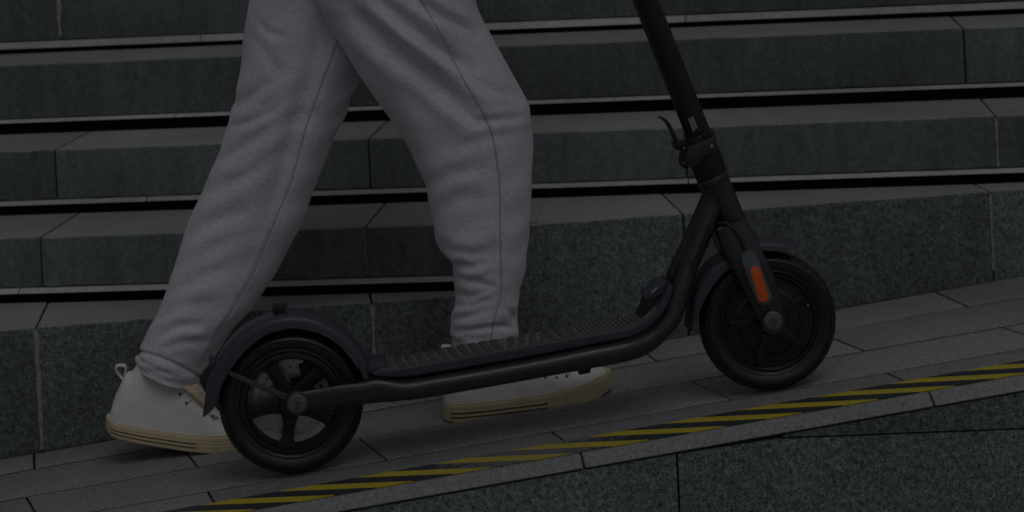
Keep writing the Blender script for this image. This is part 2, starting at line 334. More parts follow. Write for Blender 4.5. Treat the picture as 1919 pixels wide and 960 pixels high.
for hi, lo, js, _ in rows:
    al = sorted(alpe(onramp(*q))[0] for q in js); pr = [alpe(onramp(*q)) for q in js]
    step = 0.60
    if hi == 'La': al = [al[0], (al[0] + al[-1]) / 2, al[-1]]
    while al[0] > AL0 + 0.7: al.insert(0, al[0] - step - random.uniform(-.01, .01))
    while al[-1] < AL1 - 0.7: al.append(al[-1] + step + random.uniform(-.01, .01))
    ends = [AL0] + al + [AL1]
    for i in range(len(ends) - 1):
        s0 = SK[hi] if 0 < i else 0; s1 = SK[hi] if i < len(ends) - 2 else 0
        def corner(aa, sk, lowside, g):
            ref = line_pe(hi, aa); pe = line_pe(lo, aa) + (G if lo == 'edge' else GL) if lowside else ref - (G if hi == 'wall' else GL)
            return aa + sk * (ref - pe) + g, pe
        q = [corner(ends[i], s0, True, G), corner(ends[i + 1], s1, True, -G), corner(ends[i + 1], s1, False, -G), corner(ends[i], s0, False, G)]
        dz = random.uniform(-0.0008, 0.0008)
        if lo == 'edge':        # coping slab: thick front with a wide sloping chamfer
            bm = bmesh.new()
            sec = lambda aa, ab: [ramp(aa, EDGE, 0), ramp(aa, EDGE - CH, -CD * 0.85), ramp(aa, EDGE - CH + 0.004, -CD), ramp(ab, q[2][1], -CD), ramp(ab, q[2][1], 0)]
            L_, R_ = [bm.verts.new(p) for p in sec(q[0][0], q[3][0])], [bm.verts.new(p) for p in sec(q[1][0], q[2][0])]
            bm.faces.new(L_); bm.faces.new(R_[::-1])
            for k in range(5): bm.faces.new((L_[k], R_[k], R_[(k + 1) % 5], L_[(k + 1) % 5]))
            finish(bm, 'coping_slab', M['slab'], ramp_bed, 0.0018, 2)
        else:
            hexa('paving_slab', [ramp(aa, pe, -0.040) for aa, pe in q] + [ramp(aa, pe, dz) for aa, pe in q], M['slab'], ramp_bed, 0.0016, 2)

# dirt packed into the long joints
for nm, lo_, hi_ in (('La', -GL, GL), ('L1', -GL, GL), ('L2', -GL, GL), ('wall', 0.0, 0.009)):
    q = [(al_, line_pe(nm, al_) + o_) for al_, o_ in ((AL0, lo_), (AL1, lo_), (AL1, hi_), (AL0, hi_))]
    hexa('joint_filler', [ramp(aa, pe, -0.041) for aa, pe in q] + [ramp(aa, pe, -0.0014) for aa, pe in q], M['dirt'], ramp_bed)

# ---------------------------------------------------------------- ramp side wall (front, below the coping)
EW = EDGE - CH + 0.004
def on_front(px, py): return onplane(px, py, ramp(0, EW), AN)
rw = empty('ramp_side_wall', fl(ramp(0.6, EDGE)), label='speckled granite side wall carrying the sloping ramp with the striped tape', category='wall')
cz = lambda al: ramp(al, EW, -CD - 0.0025)                # underside of the coping
def al_of(px, py): return np.dot(on_front(px, py) - RA, AX) / np.dot(RT, AX)
jv = al_of(1269, 900); h0, h1 = on_front(1440, 823.5), on_front(1919, 805); sl = (h1[2] - h0[2]) / np.dot(h1 - h0, AX)
hz = lambda al: h0[2] + sl * (np.dot(ramp(al, EW) - h0, AX))
xi = next(a_ for a_ in np.arange(jv, 2, 0.002) if cz(a_)[2] - 0.004 > hz(a_))     # where the course line leaves the coping
zf = lambda al, z: V3(*(ramp(al, EW)[:2]), z)
g = 0.0015; back = AN * 0.11
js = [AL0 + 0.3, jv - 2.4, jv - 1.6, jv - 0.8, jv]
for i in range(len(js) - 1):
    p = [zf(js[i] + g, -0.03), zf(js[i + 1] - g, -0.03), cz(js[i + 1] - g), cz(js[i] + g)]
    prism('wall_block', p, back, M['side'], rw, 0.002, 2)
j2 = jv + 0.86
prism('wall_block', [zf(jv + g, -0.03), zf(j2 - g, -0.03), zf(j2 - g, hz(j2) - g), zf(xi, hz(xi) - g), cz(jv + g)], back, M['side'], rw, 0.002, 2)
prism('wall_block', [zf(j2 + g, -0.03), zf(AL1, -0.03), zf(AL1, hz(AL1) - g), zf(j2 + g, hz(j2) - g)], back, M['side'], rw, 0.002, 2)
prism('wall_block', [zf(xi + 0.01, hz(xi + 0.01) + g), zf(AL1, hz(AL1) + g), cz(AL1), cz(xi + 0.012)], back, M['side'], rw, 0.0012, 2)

# ---------------------------------------------------------------- hazard tape: one strip with its printed bars
tape_root = empty('hazard_tape', ramp(0.4, -0.125, 0.0005), label='yellow and black striped warning tape stuck along the ramp edge', category='tape')
TT, TB = -0.092, -0.166
ya, yb, yc, yd = [alpe(onramp(*q))[0] for q in ((665, 899), (733, 886), (905, 881), (827, 895))]
per = (alpe(onramp(955, 848))[0] - alpe(onramp(665, 899))[0]) / 2; yw = yb - ya; sh = ((yc - yb) + (yd - ya)) / 2 * 1.14
k0, k1 = -16, 14; TH = 0.0012
for k in range(k0, k1):
    for nm, o0, o1, mt in (('yellow_bar', 0, yw, 'tape_yellow'), ('black_bar', yw, per, 'tape_black')):
        s_ = ya + k * per
        q = [(s_ + o0 + sh, TB), (s_ + o1 + sh, TB), (s_ + o1, TT), (s_ + o0, TT)]
        if q[0][0] > AL1 - .3: continue
        hexa(nm, [ramp(x, y, 0.0009) for x, y in q] + [ramp(x, y, 0.0009 + TH) for x, y in q], M[mt], tape_root)

# ---------------------------------------------------------------- staircase
PSI = math.radians(-5.5)
SX = V3(math.cos(PSI), math.sin(PSI), 0); SN = V3(-math.sin(PSI), math.cos(PSI), 0)
TD = 0.27
r3 = on_wall(0, 608) + SN * 0.24
def row_o(i): return r3 + SN * TD * (3 - i)
def st(i, s_, dn, z):          # row i: along, behind riser, height relative to the camera
    o_ = row_o(i); base = o_ - SX * np.dot(o_ - CAM, SX); p = base + SX * s_ + SN * dn; p[2] = H + z; return p
def s_of(i, px, py): return np.dot(onplane(px, py, row_o(i), SN) - CAM, SX)
stairs = empty('stone_staircase', st(2, 0, 0, -H), label='wide dark granite staircase with deep shadow gaps under each step', category='stairs')
TOP = {-3: -0.06, -2: -0.215, -1: -0.368, 0: -0.370, 1: -0.522, 2: -0.678, 3: -0.816}
TOP = {-2: -0.060, -1: -0.212, 0: -0.367, 1: -0.523, 2: -0.680, 3: -0.818, 4: -0.949}
BOT = {-2: -0.185, -1: -0.340, 0: -0.494, 1: -0.6455, 2: -0.7865, 3: -0.9180}
STB = {-2: -0.196, -1: -0.352, 0: -0.5110, 1: -0.6540, 2: -0.7965, 3: -0.9290}
JO = {-2: [-0.9, .5], -1: [-1.2, 0.2], 0: [s_of(0, 115, 40), s_of(0, 840, 40)], 1: [s_of(1, 640, 150), s_of(1, 1808, 90)], 2: [s_of(2, 105, 330), s_of(2, 692, 290), s_of(2, 1285, 280), s_of(2, 1869, 260)],
      3: [s_of(3, 78, 490), s_of(3, 686, 465)]}
SEND = {3: np.dot(on_wall(960, 480) - CAM, SX) + 0.05}
S0, S1 = -3.6, 3.4
for i in range(-2, 4):
    js = list(JO[i]); stp = 0.66 if i >= 2 else 1.3
    while js[0] > S0 + 0.4: js.insert(0, js[0] - stp)
    e_ = SEND.get(i, S1)
    while js[-1] < e_ - 0.6: js.append(js[-1] + stp)
    js = [S0] + [j for j in js if S0 + .1 < j < e_ - .05] + [e_]
    for a_, b_ in zip(js[:-1], js[1:]):
        gg = 0.0014; dz0, dz1 = random.uniform(-.0012, .0012), random.uniform(-.0012, .0012); dy = random.uniform(-.0015, .0015)
        bk = TD + (0.08 if i == -2 else -0.003); q = [(a_ + gg, dy), (b_ - gg, dy), (b_ - gg, bk), (a_ + gg, bk)]
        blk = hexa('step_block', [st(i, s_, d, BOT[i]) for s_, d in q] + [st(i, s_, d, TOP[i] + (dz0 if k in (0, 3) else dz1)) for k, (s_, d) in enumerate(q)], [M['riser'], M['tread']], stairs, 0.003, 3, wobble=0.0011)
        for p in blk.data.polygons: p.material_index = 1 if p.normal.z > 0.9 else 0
    # bedding strip that shows as a pale line under each row of blocks
    n_ = max(2, int((e_ - S0) / 1.05)); xs = np.linspace(S0, e_, n_ + 1)
    for a_, b_ in zip(xs[:-1], xs[1:]):
        pr = -0.010 + random.uniform(-.001, .001); q = [(a_ + .001, pr), (b_ - .001, pr), (b_ - .001, 0.10), (a_ + .001, 0.10)]; q2 = [(a_ + .001, 0.001), (b_ - .001, 0.001)] + q[2:]
        hexa('bedding_strip', [st(i, s_, d, STB[i]) for s_, d in q] + [st(i, s_, d, BOT[i] - 0.0018) for s_, d in q2], M['strip'], stairs, 0.0008, 2)
    # core behind the gap, coloured near-black to deepen its shade, down to the ground
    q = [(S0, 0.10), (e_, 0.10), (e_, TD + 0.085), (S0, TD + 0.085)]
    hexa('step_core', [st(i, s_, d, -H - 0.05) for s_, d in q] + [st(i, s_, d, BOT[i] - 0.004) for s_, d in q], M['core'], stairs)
q = [(S0, TD + .08), (S1, TD + .08), (S1, 3.2), (S0, 3.2)]
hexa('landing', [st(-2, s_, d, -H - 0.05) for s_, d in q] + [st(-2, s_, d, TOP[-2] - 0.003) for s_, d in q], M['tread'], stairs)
def mortar(p0, p1, wd, pr, parent, n=SN, xd=SX):
    a_, b_ = p0 - n * pr, p1 - n * pr; k = 9; pts = []
    L_, R_ = [], []
    for j in range(k):
        c_ = a_ + (b_ - a_) * j / (k - 1); u = wd * (0.5 + 0.5 * random.random())
        L_.append(c_ - xd * u * random.uniform(.3, .7)); R_.append(c_ + xd * u * random.uniform(.3, .7))
    prism('mortar_joint', L_ + R_[::-1], n * (pr + 0.012), M['mortar'], parent, origin=None)
s_ = JO[0][0]; mortar(st(0, s_ - .004, 0, BOT[0] + .01), st(0, s_ - .004, 0, TOP[0] - .004), 0.012, 0.0012, stairs)
s_ = JO[2][3]; mortar(st(2, s_, 0, BOT[2] + .002), st(2, s_, 0, TOP[2] - .004), 0.005, 0.001, stairs)
s_ = JO[3][1]; mortar(st(3, s_, 0, BOT[3] + .004), st(3, s_, 0, TOP[3] - .004), 0.004, 0.001, stairs)

# ---------------------------------------------------------------- low wall along the ramp, stepping up once
rwall = empty('retaining_wall', fl(on_wall(960, 640)), label='low speckled granite block wall between the ramp and the staircase', category='wall')
wz4, wz3 = H + TOP[4], H + TOP[3]
def wat(s_, z, dn=0.0): p = wl + WX * s_ + WN * dn; return V3(p[0], p[1], z)
ws = lambda px, py: np.dot(on_wall(px, py) - wl, WX)
sA, sB = ws(72, 700), ws(700, 620); sStep = ws(930, 560)
sC, sD = ws(1284, 480), ws(1859, 430)
def wblock(a_, b_, zt, row):
    def dep(s__): return float(np.clip(np.dot(row_o(row) - wat(s__, 0), SN) / np.dot(WN, SN) - 0.003, 0.03, 0.9))
    q = [(a_ + .0014, 0), (b_ - .0014, 0), (b_ - .0014, dep(b_)), (a_ + .0014, dep(a_))]
    k = wl[2] + WX[2]
    base = lambda s__: min(zt - 0.05, alpe(wat(s__, 0))[0] * RT[2] + RA[2] - 0.06)
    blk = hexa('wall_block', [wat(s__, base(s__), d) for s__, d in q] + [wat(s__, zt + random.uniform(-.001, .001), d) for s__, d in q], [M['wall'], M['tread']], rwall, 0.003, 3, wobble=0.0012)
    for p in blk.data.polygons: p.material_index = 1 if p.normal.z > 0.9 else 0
for a_, b_ in ((sA - 2.0, sA - 1.32), (sA - 1.32, sA - 0.66), (sA - 0.66, sA), (sA, sB), (sB, sStep)): wblock(a_, b_, wz4, 3)
for a_, b_ in ((sStep, sC), (sC, sD), (sD, sD + 0.62), (sD + 0.62, sD + 1.2)): wblock(a_, b_, wz3, 2)
mp = lambda s__, z0, z1, wd: mortar(wat(s__, z0), wat(s__, z1), wd, 0.0012, rwall, WN, WX)
mp(sA, wz4 - 0.235, wz4 - .004, 0.010); mp(sB, wz4 - 0.18, wz4 - .004, 0.009); mp(sD, wz3 - 0.16, wz3 - .004, 0.006)

# ================================================================ electric scooter
sco = empty('electric_scooter', ramp(0.42, 0, 0), label='matte black and navy folding kick scooter wheeled up the ramp', category='scooter')
NEAR = -0.060
def disc(name, C, r, th, mat, parent, w_=0.0, seg=40, bev=0.0012):
    C = C + AN * w_; return lathe(name, C, [(0.0001, 0), (r - bev, 0), (r, bev), (r, th), (0.0001, th)], mat, parent, seg=seg)
def pdir(ang): return AX * math.cos(math.radians(ang)) + UP * math.sin(math.radians(ang))
def radial_box(name, C, ang, r0, r1, hw0, hw1, w0, w1, mat, parent, bev=0.002):
    d = pdir(ang); t = pdir(ang + 90)
    poly = [C + d * r0 - t * hw0, C + d * r1 - t * hw1, C + d * r1 + t * hw1, C + d * r0 + t * hw0]
    return prism(name, [p + AN * w0 for p in poly], AN * (w1 - w0), mat, parent, bev)
def tyre(C, R, parent, phase):
    k = R / 0.1245
    half = [(.0865, .0150), (.0875, .0195), (.0905, .0225), (.0935, .0233), (.0945, .0226), (.0975, .0242), (.1015, .0260), (.1055, .0266), (.1090, .0262), (.1098, .0244), (.1106, .0244), (.1112, .0254),
            (.1140, .0240), (.1165, .0218), (.1187, .0190), (.1206, .0157), (.1220, .0122), (.1232, .0085), (.1240, .0045)]
    prof = [(r * k, -o_) for r, o_ in half] + [(.1242 * k, 0)] + [(r * k, o_) for r, o_ in half[::-1]]
    def fn(th, j, r, o_):
        if r < (0.1150 if phase == 0 else 0.1190) * k: return 0
        t_ = th * 34 / (2 * math.pi) + phase + abs(o_) * 62 * (1 if o_ < 0 else 1)
        f = t_ - math.floor(t_); d1 = -0.0038 if f < 0.24 else 0
        if abs(abs(o_) - .0085) < .001: d1 = min(d1, -0.0018)
        return d1
    return lathe('tyre', C, prof, M['rubber'], parent, seg=340, fn=fn, sharp=50)
CF, CR = S(1438.5, 600.5), S(547.0, 752.0)
RF_, RR_ = np.dot(CF - RA, RN) - 0.0005, np.dot(CR - RA, RN) - 0.0005
# --- front wheel with hub motor
fw = lathe('front_wheel', CF, [(.0805, -.0175), (.0835, -.0205), (.0868, -.0205), (.0885, -.019), (.0885, .019), (.0868, .0205), (.0835, .0205), (.0805, .0175)], M['rim'], sco, seg=128)
tyre(CF, RF_, fw, 0.0)
lathe('motor_cover', CF, [(.0001, -.024), (.018, -.024), (.020, -.0225), (.054, -.0205), (.0575, -.0165), (.063, -.0150), (.0795, -.0150), (.0808, -.0135), (.0808, .0135), (.0795, .0150), (.0001, .022)], M['motor'], fw, seg=96)
for a_ in (178, 250, 322, 34, 106):
    radial_box('motor_rib', CF, a_, .020, .074, .0085, .0066, -.0268, -.0145, M['motor'], fw, 0.0028)
    disc('rib_bolt', CF + pdir(a_) * .0765, .0034, .004, M['stem'], fw, -.0178, 16, .0006)
disc('valve_port', CF + pdir(20) * .0755, .0062, .003, M['stem'], fw, -.0166, 20, .0006); disc('valve', CF + pdir(20) * .0755, .0018, .004, M['bolt'], fw, -.0195, 12, .0004)
# --- rear wheel: five spokes, brake rotor and caliper on the far side
rw_ = lathe('rear_wheel', CR, [(.0770, -.0150), (.0800, -.0205), (.0868, -.0208), (.0905, -.019), (.0905, .019), (.0868, .0208), (.0800, .0205), (.0770, .0150)], M['rim'], sco, seg=128)
tyre(CR, RR_, rw_, 0.4)
for a_ in (117, 189, 261, 333, 45):
    d, t = pdir(a_), pdir(a_ + 90)
    prof = [(.012, .0165), (.024, .0150), (.034, .0112), (.050, .0105), (.066, .0112), (.073, .0150), (.0785, .0225)]
    poly = [CR + d * r - t * h for r, h in prof] + [CR + d * r + t * h for r, h in prof[::-1]]
    prism('spoke', [p + AN * -.0145 for p in poly], AN * .020, M['rim'], rw_, .0018, 2)
lathe('hub', CR, [(.0001, -.030), (.019, -.030), (.021, -.028), (.023, -.016), (.023, .020), (.019, .030), (.0001, .030)], M['rim'], rw_, seg=48)
# brake rotor: ring with drilled holes
def rotor():
    bm = bmesh.new(); N, th = 30, .0018; r_in, r_mid, r_out = .043, .0545, .068; vs = {}
    off = AN * .021
    P_ = lambda r, t_: CR + off + pdir(math.degrees(t_)) * r
    for i in range(N):
        t0, t1 = 2 * math.pi * i / N, 2 * math.pi * (i + 1) / N; tm = (t0 + t1) / 2; hc = r_mid; hr = .0030 if i % 2 else .0024
        hole = [P_(hc, tm) + pdir(math.degrees(tm + q)) * hr for q in (math.pi * (j + .5) / 4 for j in range(8))]
        out = [P_(r_out, t1), P_(r_out, tm), P_(r_out, t0), P_(r_mid, t0), P_(r_in, t0), P_(r_in, tm), P_(r_in, t1), P_(r_mid, t1)]
        # order both rings by angle about the hole centre
        c_ = P_(hc, tm); an_ = lambda p: math.atan2(np.dot(p - c_, UP), np.dot(p - c_, AX))
        out.sort(key=an_); hole.sort(key=an_)
        for s_ in (0, 1):
            O = [bm.verts.new(p + AN * th * s_) for p in out]; I = [bm.verts.new(p + AN * th * s_) for p in hole]
            for j in range(8):
                try: bm.faces.new((O[j], O[(j + 1) % 8], I[(j + 1) % 8], I[j]))
                except ValueError: pass
    bmesh.ops.remove_doubles(bm, verts=bm.verts, dist=1e-5)
    return finish(bm, 'brake_rotor', M['steel'], rw_)
rotor()
for k in range(5): radial_box('rotor_arm', CR, 30 + 72 * k, 0.018, .045, .006, .004, .0212, .0228, M['steel'], rw_, 0.0)
def spx(px, py, w_): return S(px, py, w_)
cal = prism('brake_caliper', [S(x, y, .02) for x, y in ((575, 668), (600, 684), (606, 712), (585, 722), (566, 712), (560, 690))], AN * .028, M['plastic'], sco, .003)
prism('caliper_bracket', [S(x, y, .024) for x, y in ((530, 676), (573, 674), (572, 706), (549, 709), (546, 696), (534, 692))], AN * .004, M['steel'], sco, .001)
disc('caliper_bolt', S(563, 686, .018), .0035, .006, M['plastic'], cal, 0, 14, .0005)
# --- fenders: arched shells with skirts
def fender(name, outer, inner, hw, mat, thick=.0022, n=40, wtr=None):
    wtr = -hw if wtr is None else wtr
    O = catmull([S(*p, 0) for p in outer], n); I = catmull([S(*p, wtr) for p in inner], n); vs, fs = [], []
    K = [(-1, 0), (-1, .55), (-.93, .80), (-.78, .94), (-.45, 1), (0, 1.0), (.45, 1), (.78, .94), (.93, .80), (1, .55), (1, 0)]
    m = len(K)
    for layer in (0, 1):
        for i in range(n):
            I0 = I[i] - AN * wtr; d = O[i] - I0; ln = np.linalg.norm(d); d = d / max(ln, 1e-6)
            for wv, h in K:
                p = I0 + d * ln * h + AN * hw * wv
                if layer: p = I0 + d * max(ln * h - thick * (1 if h > 0 else 0), 0) + AN * (hw - thick) * wv
                vs.append(p)
    q = n * m
    for i in range(n - 1):
        for j in range(m - 1):
            a_ = i * m + j; fs.append((a_, a_ + m, a_ + m + 1, a_ + 1)); b_ = q + a_; fs.append((b_, b_ + 1, b_ + m + 1, b_ + m))
        fs.append((i * m, q + i * m, q + (i + 1) * m, (i + 1) * m)); e_ = m - 1
        fs.append((i * m + e_, (i + 1) * m + e_, q + (i + 1) * m + e_, q + i * m + e_))
    for j in range(m - 1):
        fs.append((j, j + 1, q + j + 1, q + j)); e_ = (n - 1) * m; fs.append((e_ + j, q + e_ + j, q + e_ + j + 1, e_ + j + 1))
    bm = bmesh.new(); V = [bm.verts.new(p) for p in vs]
    for f in fs: bm.faces.new([V[k] for k in f])
    return finish(bm, name, mat, sco, smooth=True, ang=50)
rf = fender('rear_fender', [(694, 700), (690, 678), (675, 651), (656, 628), (630, 608), (592, 590), (550, 583), (510, 589), (472, 604), (442, 626), (417, 655), (400, 690), (388, 728), (381, 776)],
            [(682, 712), (676, 694), (660, 667), (638, 645), (603, 623), (565, 616), (535, 618), (500, 628), (466, 653), (442, 680), (424, 708), (412, 732), (406, 752), (400, 768)], .036, M['navy'])
ff = fender('front_fender', [(1494, 459), (1470, 451), (1446, 447), (1420, 447), (1390, 455), (1354, 476), (1328, 493), (1311, 515), (1297, 546), (1289, 585), (1287, 617)],
            [(1490, 463), (1472, 469), (1452, 471), (1430, 471), (1400, 480), (1368, 504), (1348, 522), (1328, 550), (1315, 577), (1308, 598), (1301, 615)], .035, M['navy'])
strip_prism('fender_hook', [(510, 575), (530, 573), (540, 572)], [(513, 589), (525, 590), (533, 586)], -.012, .012, M['plastic'], sco, .0015)
prism('tail_lamp', [S(x, y, -.016) for x, y in ((391, 671), (399, 676), (408, 680), (402, 702), (396, 695), (394, 684))], AN * .032, M['navy'], rf, .002)
prism('tail_lens', [S(x, y, -.014) for x, y in ((391, 673), (395, 675), (396.5, 692), (394, 690))], AN * .028, M['red'], rf, .0005)
strip_prism('fender_strut', [(431, 696), (470, 713), (510, 729), (545, 742)], [(430, 705), (468, 722), (508, 739), (541, 753)], -.047, -.042, M['strut'], sco, .0015)
# --- frame: two side tubes sweeping from the dropouts to the neck
prs = [((541, 739), (556, 777), -.050), ((580, 731.5), (585, 770.5), -.050), ((630, 723), (636, 764), -.051), ((680, 715.5), (686, 757.5), -.050), ((706, 711), (713, 754.5), -.050), ((757, 713), (762, 750), -.050), ((817, 704), (823, 741), -.050),
       ((890, 692), (896, 728.5), -.050), ((959, 679.5), (966, 716), -.050), ((1030, 666), (1037, 703), -.050), ((1100, 651.5), (1108, 690), -.050), ((1165, 639), (1175, 677), -.050), ((1200, 628), (1214, 663), -.052), ((1227, 611), (1246, 637), -.050), ((1245, 588), (1273, 605), -.047),
       ((1254, 563), (1286, 571), -.043), ((1264, 527), (1296, 537), -.038), ((1284, 475), (1314, 488), -.031), ((1305, 421), (1337, 432), -.024), ((1321, 376), (1352, 388), -.019)]
for sg, nm in ((1, 'frame_tube'), (-1, 'frame_tube')):
    path, ra, rb = [], [], []
    for k, (t_, b_, w_) in enumerate(prs):
        T_, B_ = S(*t_, w_), S(*b_, w_); c_ = (T_ + B_) / 2
        if sg < 0: c_ = c_ - AN * 2 * w_
        path.append(c_); ra.append(np.linalg.norm(T_ - B_) / 2); rb.append(.0070 if k < 3 else (.011 if k < 5 else .0185))
    tube(nm, path, ra, M['frame'], sco, n=110, seg=28, rw=rb, pw=2.5)
for sg in (1, -1):
    for C_, px in ((CR, (557.6, 758)),):
        c_ = S(*px, -.058); c_ = c_ if sg > 0 else c_ + AN * .116
        lathe('hub_boss', c_, [(.0001, -.001 * sg), (.0195, -.001 * sg), (.0205, 0), (.0205, .014 * sg), (.0001, .014 * sg)], M['frame'], sco, seg=40)
def hubcap(px, w_, r):
    c_ = S(*px, w_); o_ = lathe('hub_cap', c_, [(.0001, -.0028), (r * .80, -.0025), (r * .94, -.0015), (r, 0), (r, .004), (.0001, .004)], M['cap'], sco, seg=48)
    # emblem: hooked stroke with a bar and a dot
    P_ = lambda u, v: c_ + AX * u * r + UP * v * r - AN * .0031
    for pts in ([(-.05, -.55), (.05, -.15), (.12, .2), (-.02, .33), (-.15, .2)], [(-.42, .28), (-.05, .22), (.3, .12)]):
        tube('emblem_stroke', [P_(*p) for p in pts], .0010, M['capmark'], o_, n=12, seg=8)
    return o_
hubcap((557.6, 758), -.061, .0172)
# --- deck
dk_top = [(700, 699), (740, 692.5), (778, 686.5), (860, 672), (959, 654.5), (1030, 642), (1100, 630), (1150, 621.5), (1180, 615.5), (1205, 605), (1226, 588), (1241, 566), (1250, 546), (1255, 530)]
dk_bot = [(700, 706), (740, 708.5), (778, 706), (860, 692), (959, 675), (1030, 662), (1100, 648.5), (1150, 639), (1180, 633.5), (1207, 622), (1233, 602), (1250, 580), (1259, 556), (1264, 540)]
deck = strip_prism('deck', dk_top, dk_bot, -.050, .032, M['navy'], sco, .003, 3)
strip_prism('under_deck_tray', [(735, 722), (860, 700), (959, 684), (1100, 656), (1185, 640)], [(735, 752.5), (862, 733), (962, 714), (1100, 689), (1190, 668)], -.040, .040, M['plastic'], sco, .004)
strip_prism('kickstand_foot', [(1080, 685), (1110, 680)], [(1086, 704), (1107, 700)], -.055, -.043, M['plastic'], sco, .002)
strip_prism('frame_lug', [(726, 740), (752, 738)], [(733, 755.5), (750, 752.5)], -.056, -.040, M['plastic'], sco, .002)
tray_edge = None
# mat lies on the deck, ribs run across it
MW = .036
mt_top = catmull([S(*p, -.050) for p in dk_top[:-2]], 160); mt_n = np.cross(AN, np.gradient(mt_top, axis=0)); mt_n /= np.linalg.norm(mt_n, axis=1)[:, None]
mt_n = np.where(mt_n[:, 2:3] < 0, -mt_n, mt_n); seglen = np.r_[0, np.cumsum(np.linalg.norm(np.diff(mt_top, axis=0), axis=1))]
def mat_at(s_, w_, up):
    p = np.array([np.interp(s_, seglen, mt_top[:, k]) for k in range(3)]); nn = np.array([np.interp(s_, seglen, mt_n[:, k]) for k in range(3)])
    return p + AN * (w_ - .009 + .050) + nn * up
sl_ = np.linspace(.012, seglen[-1] - .015, 70); vs, fs = [], []
for s_ in sl_:
    for w_, u in ((-MW, -.0005), (-MW, .0012), (MW, .0012), (MW, -.0005)): vs.append(mat_at(s_, w_, u))
for i in range(len(sl_) - 1):
    for j in range(4): fs.append((i * 4 + j, (i + 1) * 4 + j, (i + 1) * 4 + (j + 1) % 4, i * 4 + (j + 1) % 4))
fs += [(0, 1, 2, 3), tuple((len(sl_) - 1) * 4 + j for j in (3, 2, 1, 0))]
dmat = mk('deck_mat', vs, fs, M['mat'], sco)
def rib(s0, s1, w0, w1, skew, up=.0058):
    q = [(s0 + skew * (w0 + MW), w0), (s1 + skew * (w0 + MW), w0), (s1 + skew * (w1 + MW), w1), (s0 + skew * (w1 + MW), w1)]
    hexa('mat_rib', [mat_at(s_, w_, .0008) for s_, w_ in q] + [mat_at(s_ + (.0012 if k in (0, 3) else -.0012), w_, up) for k, (s_, w_) in enumerate(q)], M['rib'], dmat, .0008, 1)
s_ = .026; k = 0
while s_ < seglen[-1] - .17:
    if k in (11, 12, 13, 14):          # lettered panel in the middle: short staggered blocks
        for r_ in range(4):
            w0 = -MW + .003 + r_ * .017; rib(s_ + .004 * (r_ % 2), s_ + .0075 + .004 * (r_ % 2), w0, w0 + .013, .05, .0040); rib(s_ + .011, s_ + .014, w0 + .003, w0 + .010, .05, .0038)
    else: rib(s_, s_ + .0142, -MW + .002, MW - .002, -.13, .0036)
    s_ += .0192; k += 1
while s_ < seglen[-1] - .045:
    for r_ in range(3):
        w0 = -MW + .002 + r_ * .0235; rib(s_, s_ + .0052, w0, w0 + .020, -.13, .0034)
    s_ += .0085
# rear shoulder that closes the deck behind the mat
prism('deck_shoulder', [S(x, y, -.036) for x, y in ((694, 704), (688, 690), (702, 683), (721, 684), (727, 692), (716, 699))], AN * .072, M['navy'], sco, .003)
# --- charge port hood at the foot of the neck
hood = prism('port_hood', [S(x, y, -.026) for x, y in ((1232, 534), (1246, 528.5), (1258, 531), (1258, 551), (1243, 552), (1222, 562.5), (1209, 563), (1206.5, 557))], AN * .052, M['navy'], sco, .004, 3)
prism('port_recess', [S(x, y, -.022) for x, y in ((1210, 561), (1242, 550), (1248, 560), (1234, 577), (1214, 594), (1201, 596), (1198, 592), (1205, 582))], AN * .044, M['plastic'], sco, .003)
for k in range(5):      # tiny pale lettering on the hood
    a_ = S(1221 + 2.4 * k, 549.5 - 1.9 * k, -.0268); prism('hood_letter', [a_, a_ + AX * .0016, a_ + AX * .0022 + UP * .0026, a_ + AX * .0006 + UP * .0030], -AN * .0004, M['print'], hood)
strip_prism('cable_port', [(1292, 490), (1298, 487), (1303, 492)], [(1290, 514), (1295, 517), (1299, 512)], -.052, -.040, M['plastic'], sco, .002)
tube('frame_cable', [S(*p, -.052) for p in ((1296, 512), (1305, 490), (1318, 462), (1330, 436), (1338, 424))], .0026, M['plastic'], sco, n=24, seg=8)
# --- head tube, clamp and stem
def cyl(name, pts, rr, mat, **k): return tube(name, [S(*p) for p in pts], [r * .000945 for r in rr], mat, sco, smooth_path=False, seg=40, **k)
cyl('head_tube', [(1339, 342), (1353, 374), (1366, 404), (1375, 424)], [29.5, 29, 28, 27.5], M['frame'])
cyl('headset_ring', [(1333.5, 329), (1335, 332.5), (1338.2, 340), (1339, 342)], [29.5, 31, 31, 29.5], M['frame'])
cyl('lower_clamp', [(1317, 283), (1326, 307), (1333.5, 327.5)], [31.5, 31.5, 30.5], M['stem'])
cyl('stem', [(972, -610), (1210.5, 0), (1312, 258)], [22, 23.5, 24.0], M['stem'])
cyl('clamp_collar', [(1308, 250), (1309.3, 253.5), (1316, 270.5), (1317, 273)], [28, 30, 30, 28], M['plastic'])
prism('collar_lug', [S(x, y, -.033) for x, y in ((1316, 249), (1330, 243), (1335, 256), (1320, 263))], AN * .006, M['stem'], sco, .002)
hp = prism('hinge_plate', [S(x, y, -.0365) for x, y in ((1292, 276), (1316, 265), (1340, 254.5), (1344, 268), (1348, 281), (1336, 286), (1325, 291), (1317, 298), (1310, 305.5), (1302, 312), (1293, 314), (1286, 310), (1284.5, 302))], AN * .073, M['frame'], sco, .0022)
disc('hinge_bolt', S(1296, 302, -.040), .0062, .006, M['plastic'], sco, 0, 24, .001); disc('hinge_socket', S(1296, 302, -.0412), .0026, .003, M['stem'], sco, 0, 6, .0003)
disc('hinge_pin', S(1335, 274, -.0385), .0030, .004, M['bolt'], sco, 0, 20, .0006)
